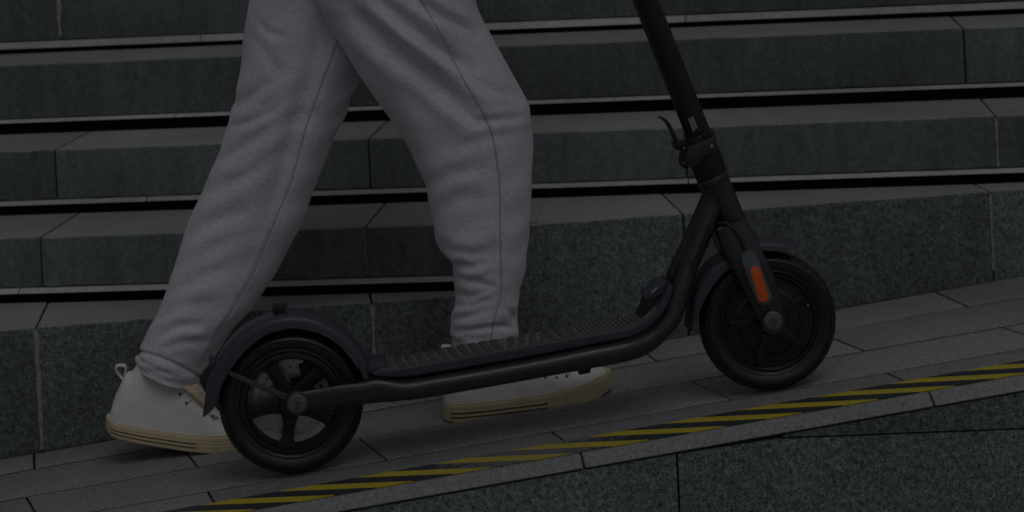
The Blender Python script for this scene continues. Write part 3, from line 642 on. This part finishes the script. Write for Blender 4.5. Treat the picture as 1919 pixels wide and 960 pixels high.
lev = tube('release_lever', [S(*p, -.004) for p in ((1233, 218.5), (1241, 221), (1250, 229), (1258, 243), (1264, 257), (1271, 272))], [.0014, .0026, .0034, .0037, .0038, .0045], M['plastic'], sco, n=40, seg=14, rw=[.004, .006, .008, .009, .009, .008], pw=3)
prism('lever_base', [S(x, y, -.014) for x, y in ((1261, 269), (1280, 264.5), (1292, 267), (1294, 277), (1282, 281), (1267, 281.5))], AN * .028, M['stem'], sco, .002)
tube('lever_link', [S(*p, -.018) for p in ((1281, 279), (1276.5, 291), (1276, 303), (1281, 311), (1290, 314))], .0034, M['plastic'], sco, n=24, seg=10)
disc('lever_screw', S(1283, 277.5, -.0165), .0022, .004, M['bolt'], sco, 0, 12, .0004); disc('link_screw', S(1280.5, 305.5, -.0215), .0016, .003, M['bolt'], sco, 0, 12, .0004)
# printed word on the stem, running along it
def word(txt, size, M4, mat, parent, name='printed_word', ext=.0002):
    cu = bpy.data.curves.new('txt', 'FONT'); cu.body = txt; cu.size = size; cu.extrude = ext; cu.align_x = 'CENTER'; cu.align_y = 'CENTER'
    to = bpy.data.objects.new('txt', cu); COL.objects.link(to); dg = bpy.context.evaluated_depsgraph_get()
    me = bpy.data.meshes.new_from_object(to.evaluated_get(dg)); bpy.data.objects.remove(to); me.transform(M4)
    me.transform(Matrix.Translation(-Vector(parent['_o']))); return link(name, me, mat, parent)
sd_ = S(1210.5, 0) - S(1312, 258); sd_ /= np.linalg.norm(sd_); c_ = S(1299, 230, -.0222) - AN * .0012
ux = -sd_; uz = -AN; uy = np.cross(uz, ux)
for k_, (tx, dv) in enumerate((('segway', .0030), ('ninebot', -.0030))):
    q_ = c_ + uy * dv - AN * .0006 + ux * .002 * k_
    word(tx, .0082, Matrix(((ux[0], uy[0], uz[0], q_[0]), (ux[1], uy[1], uz[1], q_[1]), (ux[2], uy[2], uz[2], q_[2]), (0, 0, 0, 1))), M['print'], sco)
# gooseneck weld collar
tube('neck_weld', [S(1330, 372, -.0) + AN * x for x in np.linspace(-.03, .03, 7)], .010, M['frame'], sco, n=14, seg=16, side=UP)
# --- fork, reflector, cable
crown = strip_prism('fork_crown', [(1402, 413), (1413, 434), (1423, 453), (1434, 480)], [(1341, 428), (1347, 447), (1354, 470), (1368, 492)], -.040, .040, M['frame'], sco, .006, 3)
fr = [(1404, 418), (1423, 453), (1437.5, 489), (1455, 537), (1466, 580), (1474, 600)]; fl_ = [(1343, 432), (1355, 471), (1372, 501), (1392, 533), (1413, 577), (1425, 598)]
for sg in (1, -1):
    R_ = catmull([S(*p, -.050) for p in fr], 26); L_ = catmull([S(*p, -.050) for p in fl_], 26); path = (R_ + L_) / 2; rad = np.linalg.norm(R_ - L_, axis=1) / 2
    off = np.interp(np.linspace(0, 1, 26), [0, .25, .45, 1], [.022, .012, .004, 0.0])
    path = path + AN * off[:, None]
    if sg < 0: path = path + AN * (2 * (.053 - off))[:, None]
    tube('fork_leg', path, rad, M['frame'], sco, n=52, seg=28, rw=np.interp(np.linspace(0, 1, 26), [0, .4, 1], [.016, .012, .0085]), pw=2.6)
    c_ = S(1449.5, 602.5, -.056); c_ = c_ if sg > 0 else c_ + AN * .112
    lathe('fork_end', c_, [(.0001, -.006 * sg), (.0215, -.006 * sg), (.0235, -.003 * sg), (.0235, .010 * sg), (.0001, .010 * sg)], M['frame'], sco, seg=48)
hubcap((1449.5, 602.5), -.0640, .0170)
def capsule(name, p0, p1, r, w0, th, mat, parent, bev=.0018):
    A_, B_ = S(*p0, w0), S(*p1, w0); d = (B_ - A_) / np.linalg.norm(B_ - A_); n_ = np.cross(AN, d); pts = []
    for j in range(13): t_ = math.pi * j / 12; pts.append(B_ + (n_ * math.cos(t_) + d * math.sin(t_)) * r)
    for j in range(13): t_ = math.pi * j / 12; pts.append(A_ + (-n_ * math.cos(t_) - d * math.sin(t_)) * r)
    return prism(name, pts, AN * th, mat, parent, bev, 2, ang=40)
pad = capsule('reflector_pad', (1405.5, 487), (1432, 557), .0148, -.068, .014, M['padgrey'], sco, .003)
capsule('reflector_rim', (1415.5, 508), (1431.2, 556), .0118, -.0695, .004, M['padgrey'], pad, .001)
capsule('reflector', (1416, 508.5), (1431, 557.5), .0092, -.0708, .006, M['orange'], pad, .0012)
tube('front_cable', [S(*p, w_) for *p, w_ in ((1338, 424, -.030), (1350, 418, -.036), (1364, 420, -.042), (1378, 432, -.047), (1389, 449, -.052), (1398, 470, -.056))], .0030, M['plastic'], sco, n=30, seg=10)
# --- handlebar above the picture
top = S(972, -610); 
tube('handlebar', [top + AN * x + AX * (-.012 * abs(x) / .23) for x in (-.235, -.12, 0, .12, .235)], .011, M['stem'], sco, n=24, seg=16, side=UP)
for sg in (-1, 1): tube('grip', [top + AN * sg * x - AX * .010 for x in (.125, .18, .245)], .0165, M['rubber'], sco, n=16, seg=16, side=UP)
prism('display_housing', [top + AX * a_ + UP * b_ - AN * .035 for a_, b_ in ((-.05, .012), (.04, .03), (.05, .0), (.03, -.03), (-.03, -.03))], AN * .07, M['plastic'], sco, .006)

# ================================================================ person walking behind the scooter
per_ = empty('person', ramp(0.25, 0.22, 0), label='person in pale grey sweatpants and cream high-top sneakers walking up the ramp', category='person')
def polydist(px, py, pts):
    best = np.full(px.shape, 1e9); tt = np.zeros(px.shape); L = np.r_[0, np.cumsum(np.hypot(*np.diff(np.array(pts, float), axis=0).T))]
    for k in range(len(pts) - 1):
        (x0, y0), (x1, y1) = pts[k], pts[k + 1]; dx, dy = x1 - x0, y1 - y0; u = np.clip(((px - x0) * dx + (py - y0) * dy) / (dx * dx + dy * dy), 0, 1)
        d = np.hypot(px - x0 - u * dx, py - y0 - u * dy); m_ = d < best; best = np.where(m_, d, best); tt = np.where(m_, (L[k] + u * (L[k + 1] - L[k])) / L[-1], tt)
    return best, tt
def leg(left, right, wz, dep, folds, seam, N=420, Mr=200, seed=0, pw=2.15):
    """trouser leg: rings strung between the two traced edges; wz centre depth, dep half depth, both per key row"""
    m = len(left); Lp = np.array(left, float); Rp = np.array(right, float); A = np.hstack([Lp, Rp, np.interp(np.linspace(0, 1, m), *zip(*wz))[:, None], np.interp(np.linspace(0, 1, m), *zip(*dep))[:, None]])
    A = catmull(A, N); th = np.linspace(0, 2 * math.pi, Mr, endpoint=False); c_, s_ = np.cos(th), np.sin(th)
    cc = np.sign(c_) * np.abs(c_) ** (2 / pw); ss = np.sign(s_) * np.abs(s_) ** (2 / pw)
    P = np.zeros((N, Mr, 3))
    for i in range(N):
        l, r = S(A[i, 0], A[i, 1], A[i, 4]), S(A[i, 2], A[i, 3], A[i, 4]); P[i] = (l + r) / 2 + np.outer(cc, (r - l) / 2) + np.outer(ss, AN) * A[i, 5]
    def normals(P):
        du = np.gradient(P, axis=0); dv = np.roll(P, -1, 1) - np.roll(P, 1, 1); n_ = np.cross(dv, du); n_ /= np.linalg.norm(n_, axis=2)[..., None] + 1e-12
        ctr = P.mean(1, keepdims=True); sgn = np.sign(((P - ctr) * n_).sum(2).mean()); return n_ * sgn
    nr = normals(P); px, py = project(P); near = np.clip(-(nr @ AN) * 2.5 + 0.25, 0, 1)
    edge = 1 - np.clip(np.abs(nr @ AN) * 1.5, 0, 1) * 0
    D = np.zeros((N, Mr))
    for pts, wd, amp in folds:
        d, t = polydist(px, py, pts); env = np.sin(np.clip(t, 0.02, 0.98) * math.pi) ** 0.6
        amp = amp * 0.88; asym = np.exp(-(d / wd) ** 2) - 0.55 * np.exp(-((d - 1.5 * wd) / (1.1 * wd)) ** 2)
        D += amp * env * asym * near
    # loose small folds all round, drawn along the diagonal of the cloth
    r_ = np.random.default_rng(seed); t_ = np.linspace(0, 1, N)[:, None]
    for k in range(16):
        f1, f2, ph = r_.uniform(3, 13), r_.integers(1, 5), r_.uniform(0, 6.28)
        D += .00035 * np.sin(2 * math.pi * f1 * t_ + f2 * th[None] + ph + 1.3 * np.sin(3 * th[None] + k)) * r_.uniform(.5, 1.2)
    # crumple that grows towards the hem
    cr_ = np.clip((t_ - .70) / .3, 0, 1); D += cr_ * .0004 * np.sin(2 * math.pi * 17 * t_ + 2.2 * np.sin(th[None] * 2 + 1) + 1.5 * np.sin(9 * t_))
    d, t = polydist(px, py, seam); on = near > .3
    D += np.where(on, -.0012 * np.exp(-(d / 3.0) ** 2) + .0007 * np.exp(-((d - 6) / 3.0) ** 2), 0)
    P = P + nr * D[..., None]
    qx, qy = project(P); sp = catmull(np.array(seam, float), 90); line = []
    for x, y in sp:
        dd = np.where(on, (qx - x) ** 2 + (qy - y) ** 2, 1e12); k = np.argsort(dd, axis=None)[:6]; wgt = 1 / (dd.flat[k] + 1); c_ = (P.reshape(-1, 3)[k] * wgt[:, None]).sum(0) / wgt.sum()
        n_ = nr.reshape(-1, 3)[k].mean(0); line.append(c_ + n_ * .0018)
    return P, np.array(line)
def grid_faces(N, Mr, base=0): return [(base + i * Mr + j, base + i * Mr + (j + 1) % Mr, base + (i + 1) * Mr + (j + 1) % Mr, base + (i + 1) * Mr + j) for i in range(N - 1) for j in range(Mr)]
# near (right) leg, key rows from hip to hem
nl = [(560, -260), (565, -130), (575, -50), (592, 3), (612, 34), (634, 73), (672, 140), (697, 175), (725, 216), (748, 250), (770, 284), (785, 318), (797, 352), (806, 385), (812, 420), (819, 452), (829, 474), (845, 489), (850, 515), (854, 548), (852, 573), (846, 600), (844, 620), (849, 633), (853, 637)]
nr_ = [(840, -230), (868, -110), (884, -40), (893, 5), (909, 45), (928, 80), (960, 134), (980, 172), (993, 203), (997, 240), (998, 280), (997, 318), (996, 352), (995, 385), (993, 420), (990, 452), (987, 478), (983, 503), (978, 530), (974, 555), (970, 578), (968, 600), (972, 620), (969, 632), (964, 636)]
nfold = [([(651, 8), (720, 75), (800, 140), (870, 200), (915, 240)], 19, -.0190), ([(700, -10), (760, 40), (830, 95), (880, 130)], 14, -.0150), ([(770, -10), (830, 30), (890, 62)], 11, -.0120),
         ([(620, 35), (700, 110), (760, 190), (800, 260)], 22, .0050), ([(840, 190), (890, 228), (960, 222), (992, 215)], 9, -.0045), ([(880, 150), (930, 170), (975, 178)], 11, -.0030), ([(850, 275), (910, 262), (960, 250)], 12, -.0028),
         ([(800, 345), (850, 322), (915, 315)], 15, -.0040), ([(812, 400), (860, 372), (925, 372)], 16, -.0030), ([(818, 450), (845, 470), (890, 478), (925, 470)], 12, -.0045), ([(850, 492), (880, 500), (925, 490)], 9, -.0042),
         ([(850, 520), (885, 527), (930, 540)], 9, -.0034), ([(852, 548), (880, 558), (915, 545), (932, 530)], 8, -.0034), ([(850, 572), (885, 574), (918, 560), (935, 545)], 9, -.0042), ([(846, 602), (880, 592), (915, 580)], 8, -.0045), ([(848, 622), (890, 618), (930, 612), (968, 616)], 6, -.0030),
         ([(945, 575), (960, 590), (968, 600)], 8, -.003), ([(680, 160), (740, 235), (780, 300), (800, 360)], 16, -.0035)]
nseam = [(778, -25), (790, 0), (830, 70), (870, 150), (905, 210), (922, 250), (930, 290), (937, 350), (938, 450), (940, 530), (936, 565), (926, 600), (920, 635)]
Pn, seam_n = leg(nl, nr_, [(0, .215), (.3, .205), (.6, .185), (1, .170)], [(0, .105), (.15, .098), (.4, .082), (.7, .066), (1, .056)], nfold, nseam, seed=3)
# far (left) leg
fl2 = [(500, -240), (478, -110), (468, -20), (460, 50), (452, 110), (446, 158), (443, 186), (432, 208), (427, 232), (419, 262), (409, 290), (390, 334), (370, 378), (350, 428), (334, 478), (318, 526), (302, 570), (286, 606), (270, 636), (262, 656), (262, 664), (257, 672), (257, 683), (262, 687)]
fr2 = [(800, -260), (760, -130), (730, -30), (710, 40), (694, 96), (676, 140), (662, 176), (650, 206), (638, 234), (622, 270), (606, 312), (590, 352), (575, 396), (552, 446), (528, 490), (504, 532), (478, 570), (446, 608), (414, 648), (392, 684), (377, 704), (374, 712), (368, 724), (360, 727)]
ffold = [([(436, 214), (470, 180), (520, 142)], 11, -.0045), ([(428, 240), (470, 228), (520, 205)], 9, -.0042), ([(400, 305), (440, 285), (490, 250)], 11, -.0045), ([(604, 45), (580, 150), (548, 260), (515, 380), (490, 430)], 22, -.0130), ([(400, 330), (460, 315), (520, 260)], 13, .0030),
         ([(380, 372), (430, 345), (490, 310)], 13, -.0035), ([(345, 450), (400, 415), (470, 390)], 15, -.0040), ([(330, 510), (390, 470), (455, 440)], 16, -.0036), ([(310, 560), (370, 520), (430, 500)], 15, -.0034), ([(292, 605), (345, 572), (400, 565)], 13, -.0034), ([(275, 640), (330, 612), (390, 610)], 10, -.0042), ([(300, 655), (345, 640), (395, 640)], 9, -.0035),
         ([(480, 30), (500, 60), (540, 70)], 9, -.0028), ([(470, 60), (520, 130), (560, 140)], 12, -.0022)]
fseam = [(652, 40), (640, 60), (620, 110), (590, 190), (570, 250), (545, 340), (520, 400), (500, 450), (470, 520), (440, 570), (410, 620), (372, 690)]
Pf, seam_f = leg(fl2, fr2, [(0, .325), (.25, .305), (.6, .292), (1, .266)], [(0, .105), (.2, .095), (.5, .078), (.8, .066), (1, .054)], ffold, fseam, seed=9)
# hem seam of the far leg: a groove between cloth and cuff
def hem_groove(P, pts, wd, amp):
    px, py = project(P); d, t = polydist(px, py, pts); c_ = P.mean(1, keepdims=True); r_ = P - c_; r_ /= np.linalg.norm(r_, axis=2)[..., None]
    return P + r_ * (amp * np.exp(-(d / wd) ** 2))[..., None]
Pf = hem_groove(Pf, [(255, 657), (300, 670), (340, 688), (380, 708)], 3.2, -.0050); Pf = hem_groove(Pf, [(257, 672), (300, 687), (340, 704), (374, 718)], 8, .0028)
# pelvis between the legs and the waist
def ringloft(keys, n, seg, pw=2.3):
    """keys: centre, half along AX, half along AN"""
    A = catmull(np.array([[*c_, a_, b_] for c_, a_, b_ in keys]), n); th = np.linspace(0, 2 * math.pi, seg, endpoint=False); vs = []
    for r in A:
        c_, s_ = np.cos(th), np.sin(th); cc = np.sign(c_) * np.abs(c_) ** (2 / pw); ss = np.sign(s_) * np.abs(s_) ** (2 / pw)
        vs.append(r[:3] + np.outer(cc, AX) * r[3] + np.outer(ss, AN) * r[4])
    return np.array(vs)
hipC = S(672, -120, .275)
pel = ringloft([(hipC - UP * .03, .10, .13), (hipC + UP * .02, .125, .165), (hipC + UP * .10, .130, .175), (hipC + UP * .17, .120, .165), (hipC + UP * .23, .108, .152)], 30, 64)
vs = np.vstack([Pn.reshape(-1, 3), Pf.reshape(-1, 3), pel.reshape(-1, 3)]); k1, k2 = Pn.shape[0] * Pn.shape[1], Pf.shape[0] * Pf.shape[1]
fs = grid_faces(*Pn.shape[:2]) + grid_faces(*Pf.shape[:2], k1) + grid_faces(*pel.shape[:2], k1 + k2)
fs += [tuple(range(Pn.shape[1])), tuple(range(k1, k1 + Pf.shape[1])), tuple(range(k1 + k2, k1 + k2 + 64)), tuple(range(len(vs) - 64, len(vs)))]
trs = mk('trousers', vs, fs, M['cloth'], per_, smooth=True, props={'label': 'pale grey heathered sweatpants with side seams'})
for ln in (seam_n, seam_f):
    k_ = np.ones(3) / 3; ln = np.stack([np.convolve(np.pad(ln[:, c], 1, 'edge'), k_, 'valid') for c in range(3)], 1)
    tube('seam', ln, .0009, M['seam'], trs, n=180, seg=6)

# --- sneakers
def sneaker(bot, bord, topl, wc, wtrace, hwk, lean=0.0):
    x0, x1 = bot[0][0], bot[-1][0]
    sn = None
    N = 110; u = np.linspace(0, 1, N); u = 0.5 - 0.5 * np.cos(math.pi * u)         # dense at heel and toe
    xs = x0 + (x1 - x0) * u; f = lambda L: np.interp(xs, *zip(*L))
    def smooth(y, k=5): yy = np.pad(y, k, 'edge'); return np.convolve(yy, np.ones(2 * k + 1) / (2 * k + 1), 'valid')
    zb, zm, zt = smooth(f(bot)), smooth(f(bord)), smooth(f(topl), 2)
    hw = catmull(np.array([[a_, b_] for a_, b_ in hwk]), 300); hw = np.interp(u, hw[:, 0], hw[:, 1])
    end = np.minimum(np.sqrt(np.clip(1 - ((.085 - u) / .085).clip(0) ** 3, 0, 1)), np.sqrt(np.clip(1 - ((u - .80) / .20).clip(0) ** 2, 0, 1)) ** .8)
    hw = hw * end
    Bp = np.array([S(x, z, wtrace) for x, z in zip(xs, zb)]) + AN * (wc - wtrace); Mp = np.array([S(x, z, wtrace) for x, z in zip(xs, zm)]) + AN * (wc - wtrace); Tp = np.array([S(x, z, wtrace) for x, z in zip(xs, zt)]) + AN * (wc - wtrace)
    root = empty('sneaker', Bp[N // 2]); root.parent = per_; root.location = Vector(Bp[N // 2] - V3(*per_['_o'])); 
    # sole: perimeter loop, layered, two grooves cut on the sides
    per = [(i, -1) for i in range(N)] + [(i, 1) for i in range(N - 2, 0, -1)]; K = len(per)
    lay = [(0, -.0025), (.05, 0), (.22, .0006), (.225, .0006), (.23, -.0062), (.315, -.0062), (.32, .0006), (.45, .0006), (.455, -.0062), (.54, -.0062), (.545, .0006), (.68, .0004), (.70, -.0006), (.72, .0003), (.86, .0000), (.88, -.0010), (1, -.0016), (1.03, -.006)]
    vs, fs, mi = [], [], []
    for fz, ins in lay:
        for i, sg in per:
            mask = 1.0 if ins > -.004 or fz in (0, 1.03) else float(np.clip((u[i] - .035) / .01, 0, 1) * np.clip((.60 - u[i]) / .01, 0, 1))
            ii = ins * mask; p = Bp[i] + (Mp[i] - Bp[i]) * fz; toe = AX * ((ii) * ((u[i] > .9) * 1.0 - (u[i] < .06) * 1.0)) * (1 - end[i])
            vs.append(p + AN * sg * max(hw[i] + ii, .0004) + toe)
    for l in range(len(lay) - 1):
        for j in range(K):
            i = per[j][0]; fs.append((l * K + j, l * K + (j + 1) % K, (l + 1) * K + (j + 1) % K, (l + 1) * K + j)); mi.append(1 if l in (4, 8) and .04 < u[i] < .595 else 0)
    def cap(l, flip):
        o_ = l * K
        for i in range(1, N - 2):
            a_, b_, c_, d_ = o_ + i, o_ + i + 1, o_ + K - (i + 1), o_ + K - i
            fs.append((a_, b_, c_, d_) if flip else (d_, c_, b_, a_)); mi.append(0)
    cap(0, False); cap(len(lay) - 1, True)
    so = mk('sole', vs, fs, [M['sole'], M['groove']], root, smooth=True); so.data.polygons.foreach_set('material_index', mi); so.data.set_sharp_from_angle(angle=math.radians(40))
    # upper: arched sections, narrowing towards the ankle
    Ma = 48; vs = []
    for i in range(N):
        h = np.linalg.norm(Tp[i] - Mp[i]); nar = np.interp(h, [0, .05, .13], [1, .97, .80]); low = Mp[i] - UP * .004
        for j in range(Ma + 1):
            t = math.pi * j / Ma; c_, s_ = math.cos(t), math.sin(t); ex = np.interp(h, [.02, .10], [.9, .55])
            yy = -math.copysign(abs(c_) ** ex, c_); zz = s_ ** .85; wid = (hw[i] - .003) * (1 - (1 - nar) * zz)
            vs.append(low + (Tp[i] - low) * zz + AN * max(wid, 0.0003) * yy)
    fs = [(i * (Ma + 1) + j, (i + 1) * (Ma + 1) + j, (i + 1) * (Ma + 1) + j + 1, i * (Ma + 1) + j + 1) for i in range(N - 1) for j in range(Ma)]
    V = np.array(vs); r_ = np.random.default_rng(2); nn = V - np.repeat(Mp, Ma + 1, 0); nn /= np.linalg.norm(nn, axis=1)[:, None] + 1e-9
    V += nn * (.0007 * np.sin(V[:, 0] * 95 + V[:, 2] * 140) * np.sin(V[:, 2] * 60 + 1))[:, None]
    up = mk('upper', V, fs, M['upper'], root, smooth=True)
    return root, (xs, Tp, Mp, hw)
HW = [(0, .030), (.10, .038), (.22, .0385), (.40, .040), (.60, .048), (.72, .050), (.85, .046), (1, .036)]
s1, g1 = sneaker([(834, 797), (841, 799.5), (936, 790), (1040, 774), (1092, 763.5), (1126, 751), (1153, 735)], [(834, 763), (910, 758), (988, 747), (1040, 736), (1092, 723), (1131, 709), (1153, 705)],
                 [(834, 756), (838, 690), (846, 662), (960, 656), (990, 668), (1040, 690), (1080, 698), (1108, 699.5), (1134, 702), (1147, 708), (1153, 713)], .172, .124, HW)
s2, g2 = sneaker([(195, 816), (210, 825), (277, 840), (343, 848.5), (403, 852), (447, 850), (470, 843), (480, 835)], [(195, 793), (260, 806), (327, 815), (377, 818), (427, 818), (460, 817), (480, 815)],
                 [(195, 792), (203, 788), (209, 760), (220, 738), (230, 712), (248, 708), (258, 680), (300, 680), (350, 700), (366, 722), (381, 752), (396, 776), (420, 802), (450, 811), (465, 814), (475, 817), (480, 820)], .262, .214, HW)
# pull tabs, laces, eyelets
def strap(name, pts, w_, hw_, th, parent): return tube(name, [S(*p, w_) for p in pts], th, M['upper'], parent, n=36, seg=12, rw=hw_, pw=4)
strap('pull_tab', [(236, 716), (229, 708), (222, 699), (218, 691), (219, 686.5), (226, 685), (234, 686), (236.5, 691), (235, 700), (238, 708), (243, 713)], .262, .0095, .0016, s2)
strap('pull_tab', [(842, 672), (834, 664), (829, 656), (829.5, 650), (836, 648.5), (845, 649.5), (846, 656), (844, 664)], .172, .0095, .0016, s1)
def on_upper(gm, px, side):           # point on the near flank of the instep
    xs, Tp, Mp, hw = gm; i = int(np.argmin(np.abs(xs - px))); return i
tongue = tube('tongue', [S(*p, .240) for p in ((346, 722), (362, 732), (378, 750), (388, 768))], [.006, .009, .008, .004], M['tan'], s2, n=24, seg=14, rw=[.020, .022, .020, .012])
for (ax_, ay), (bx, by) in (((338, 739), (352, 731)), ((350, 757), (369, 748)), ((364, 770), (383, 764)), ((383, 778), (398, 776)), ((399, 781), (409, 786))):
    tube('lace', [S(ax_, ay, .226), S((ax_ + bx) / 2, (ay + by) / 2 - 1.5, .228), S(bx, by, .240)], .0021, M['tan'], s2, n=12, seg=8)
    disc('eyelet', S(ax_, ay, .2235), .0026, .003, M['eyelet'], s2, 0, 12, .0004)
tube('lace', [S(*p, .226) for p in ((393, 774), (398, 784), (402, 797))], .0019, M['tan'], s2, n=12, seg=8); tube('lace', [S(*p, .228) for p in ((352, 731), (362, 748), (366, 766))], .0019, M['tan'], s2, n=12, seg=8)
for x, y in ((1023, 708), (1044, 709), (1063, 705)): disc('eyelet', S(x, y, .131), .0026, .004, M['eyelet'], s1, 0, 12, .0004); tube('lace', [S(x, y, .131), S(x + 4, y - 5, .14), S(x + 6, y - 9, .16)], .0019, M['tan'], s1, n=8, seg=8)
# ribbed sock showing under the near hem
vs = []; n_, Mr = 16, 160
for i in range(n_):
    t = i / (n_ - 1); l, r = S(848 + 0 * t, 628 + 46 * t, .170), S(966 - 2 * t, 626 + 46 * t, .170)
    for j in range(Mr):
        th = 2 * math.pi * j / Mr; k_ = 1 + (.012 if (j // 2) % 2 else 0); vs.append((l + r) / 2 + (r - l) / 2 * math.cos(th) * k_ + AN * .046 * math.sin(th) * k_)
mk('sock', vs, grid_faces(n_, Mr), M['sock'], per_, smooth=True)

# --- upper body above the picture: hoodie, arms, hands, head
wst = hipC + UP * .20
chest = wst + UP * .34 + AX * .10; neck = wst + UP * .52 + AX * .15; head = neck + UP * .15 + AX * .04
tor = ringloft([(wst - UP * .06, .120, .170), (wst + UP * .05, .120, .165), (wst + UP * .20 + AX * .05, .125, .175), (chest, .128, .195), (chest + UP * .10 + AX * .03, .110, .190), (neck - UP * .03, .070, .090), (neck, .055, .060)], 44, 48)
vs = list(tor.reshape(-1, 3)); fs = grid_faces(*tor.shape[:2]) + [tuple(range(48)), tuple(range(len(vs) - 48, len(vs)))]
grip = top + AN * .185 - AX * .010; shR, shL = chest + UP * .10 - AN * .18, chest + UP * .10 + AN * .18
for sh_, el, wr2 in ((shR, shR + AX * .10 - UP * .26 + AN * .02, top + AN * -.185 - AX * .09 + UP * .03), (shL, shL + AX * .10 - UP * .26, grip - AX * .09 + UP * .03)):
    v, f = tube_data([sh_ + UP * .02, (sh_ + el) / 2, el, (el + wr2) / 2, wr2], [.066, .060, .052, .046, .036], n=36, seg=20, side=AN); b_ = len(vs); vs += v; fs += [tuple(b_ + k for k in q) for q in f]
mk('hoodie', vs, fs, M['cloth'], per_, smooth=True)
hv, hf = [], []
def addt(p, r, **k):
    v, f = tube_data(p, r, **k); b_ = len(hv); hv.extend(v); hf.extend([tuple(b_ + q for q in x) for x in f])
addt([neck - UP * .05, neck, neck + UP * .06], [.055, .05, .05], n=10, seg=18)
addt([head - UP * .115 + AX * .03, head - UP * .08 + AX * .02, head, head + UP * .07, head + UP * .112], [.03, .062, .088, .078, .02], n=26, seg=24, rw=[.028, .055, .074, .066, .02])
addt([head + AX * .08 + UP * .01, head + AX * .108 - UP * .02, head + AX * .085 - UP * .032], [.008, .014, .008], n=10, seg=10)
for sg in (-1, 1): addt([head + AN * .072 * sg + UP * .025, head + AN * .08 * sg, head + AN * .072 * sg - UP * .025], [.006, .012, .006], n=10, seg=10, rw=[.004, .006, .004])
for sg in (-1, 1):
    gp = top + AN * .185 * sg - AX * .010; wr2 = gp - AX * .09 + UP * .03
    addt([wr2 - AX * .02, wr2, gp - AX * .035 + UP * .022, gp - AX * .005 + UP * .024], [.026, .026, .016, .013], n=16, seg=16, rw=[.024, .028, .040, .040])
    for k, ln in enumerate((.9, 1.0, .95, .8)):
        o_ = AN * (k - 1.5) * .021; addt([gp + o_ + UP * .024 - AX * .01, gp + o_ + UP * .022 + AX * .014, gp + o_ + AX * .027, gp + o_ - UP * .020 + AX * .014 * ln, gp + o_ - UP * .024 - AX * .010 * ln], [.0095, .0095, .009, .0085, .007], n=18, seg=10)
    addt([wr2 + AX * .03 - AN * .022 * sg, gp - AX * .028 - AN * .030 * sg, gp - UP * .020 - AX * .012 - AN * .030 * sg, gp - UP * .026 + AX * .008 - AN * .026 * sg], [.012, .0115, .010, .008], n=16, seg=10)
mk('body', hv, hf, M['skin'], per_, smooth=True)
hr = ringloft([(head + UP * .02 - AX * .015, .094, .082), (head + UP * .07 - AX * .012, .090, .078), (head + UP * .115 - AX * .008, .06, .055), (head + UP * .128, .01, .01)], 14, 32, 2.0)
mk('hair', hr.reshape(-1, 3), grid_faces(*hr.shape[:2]) + [tuple(range(len(hr) * 32 - 32, len(hr) * 32))], M['hair'], per_, smooth=True)
for o in bpy.data.objects:
    if '_o' in o: del o['_o']
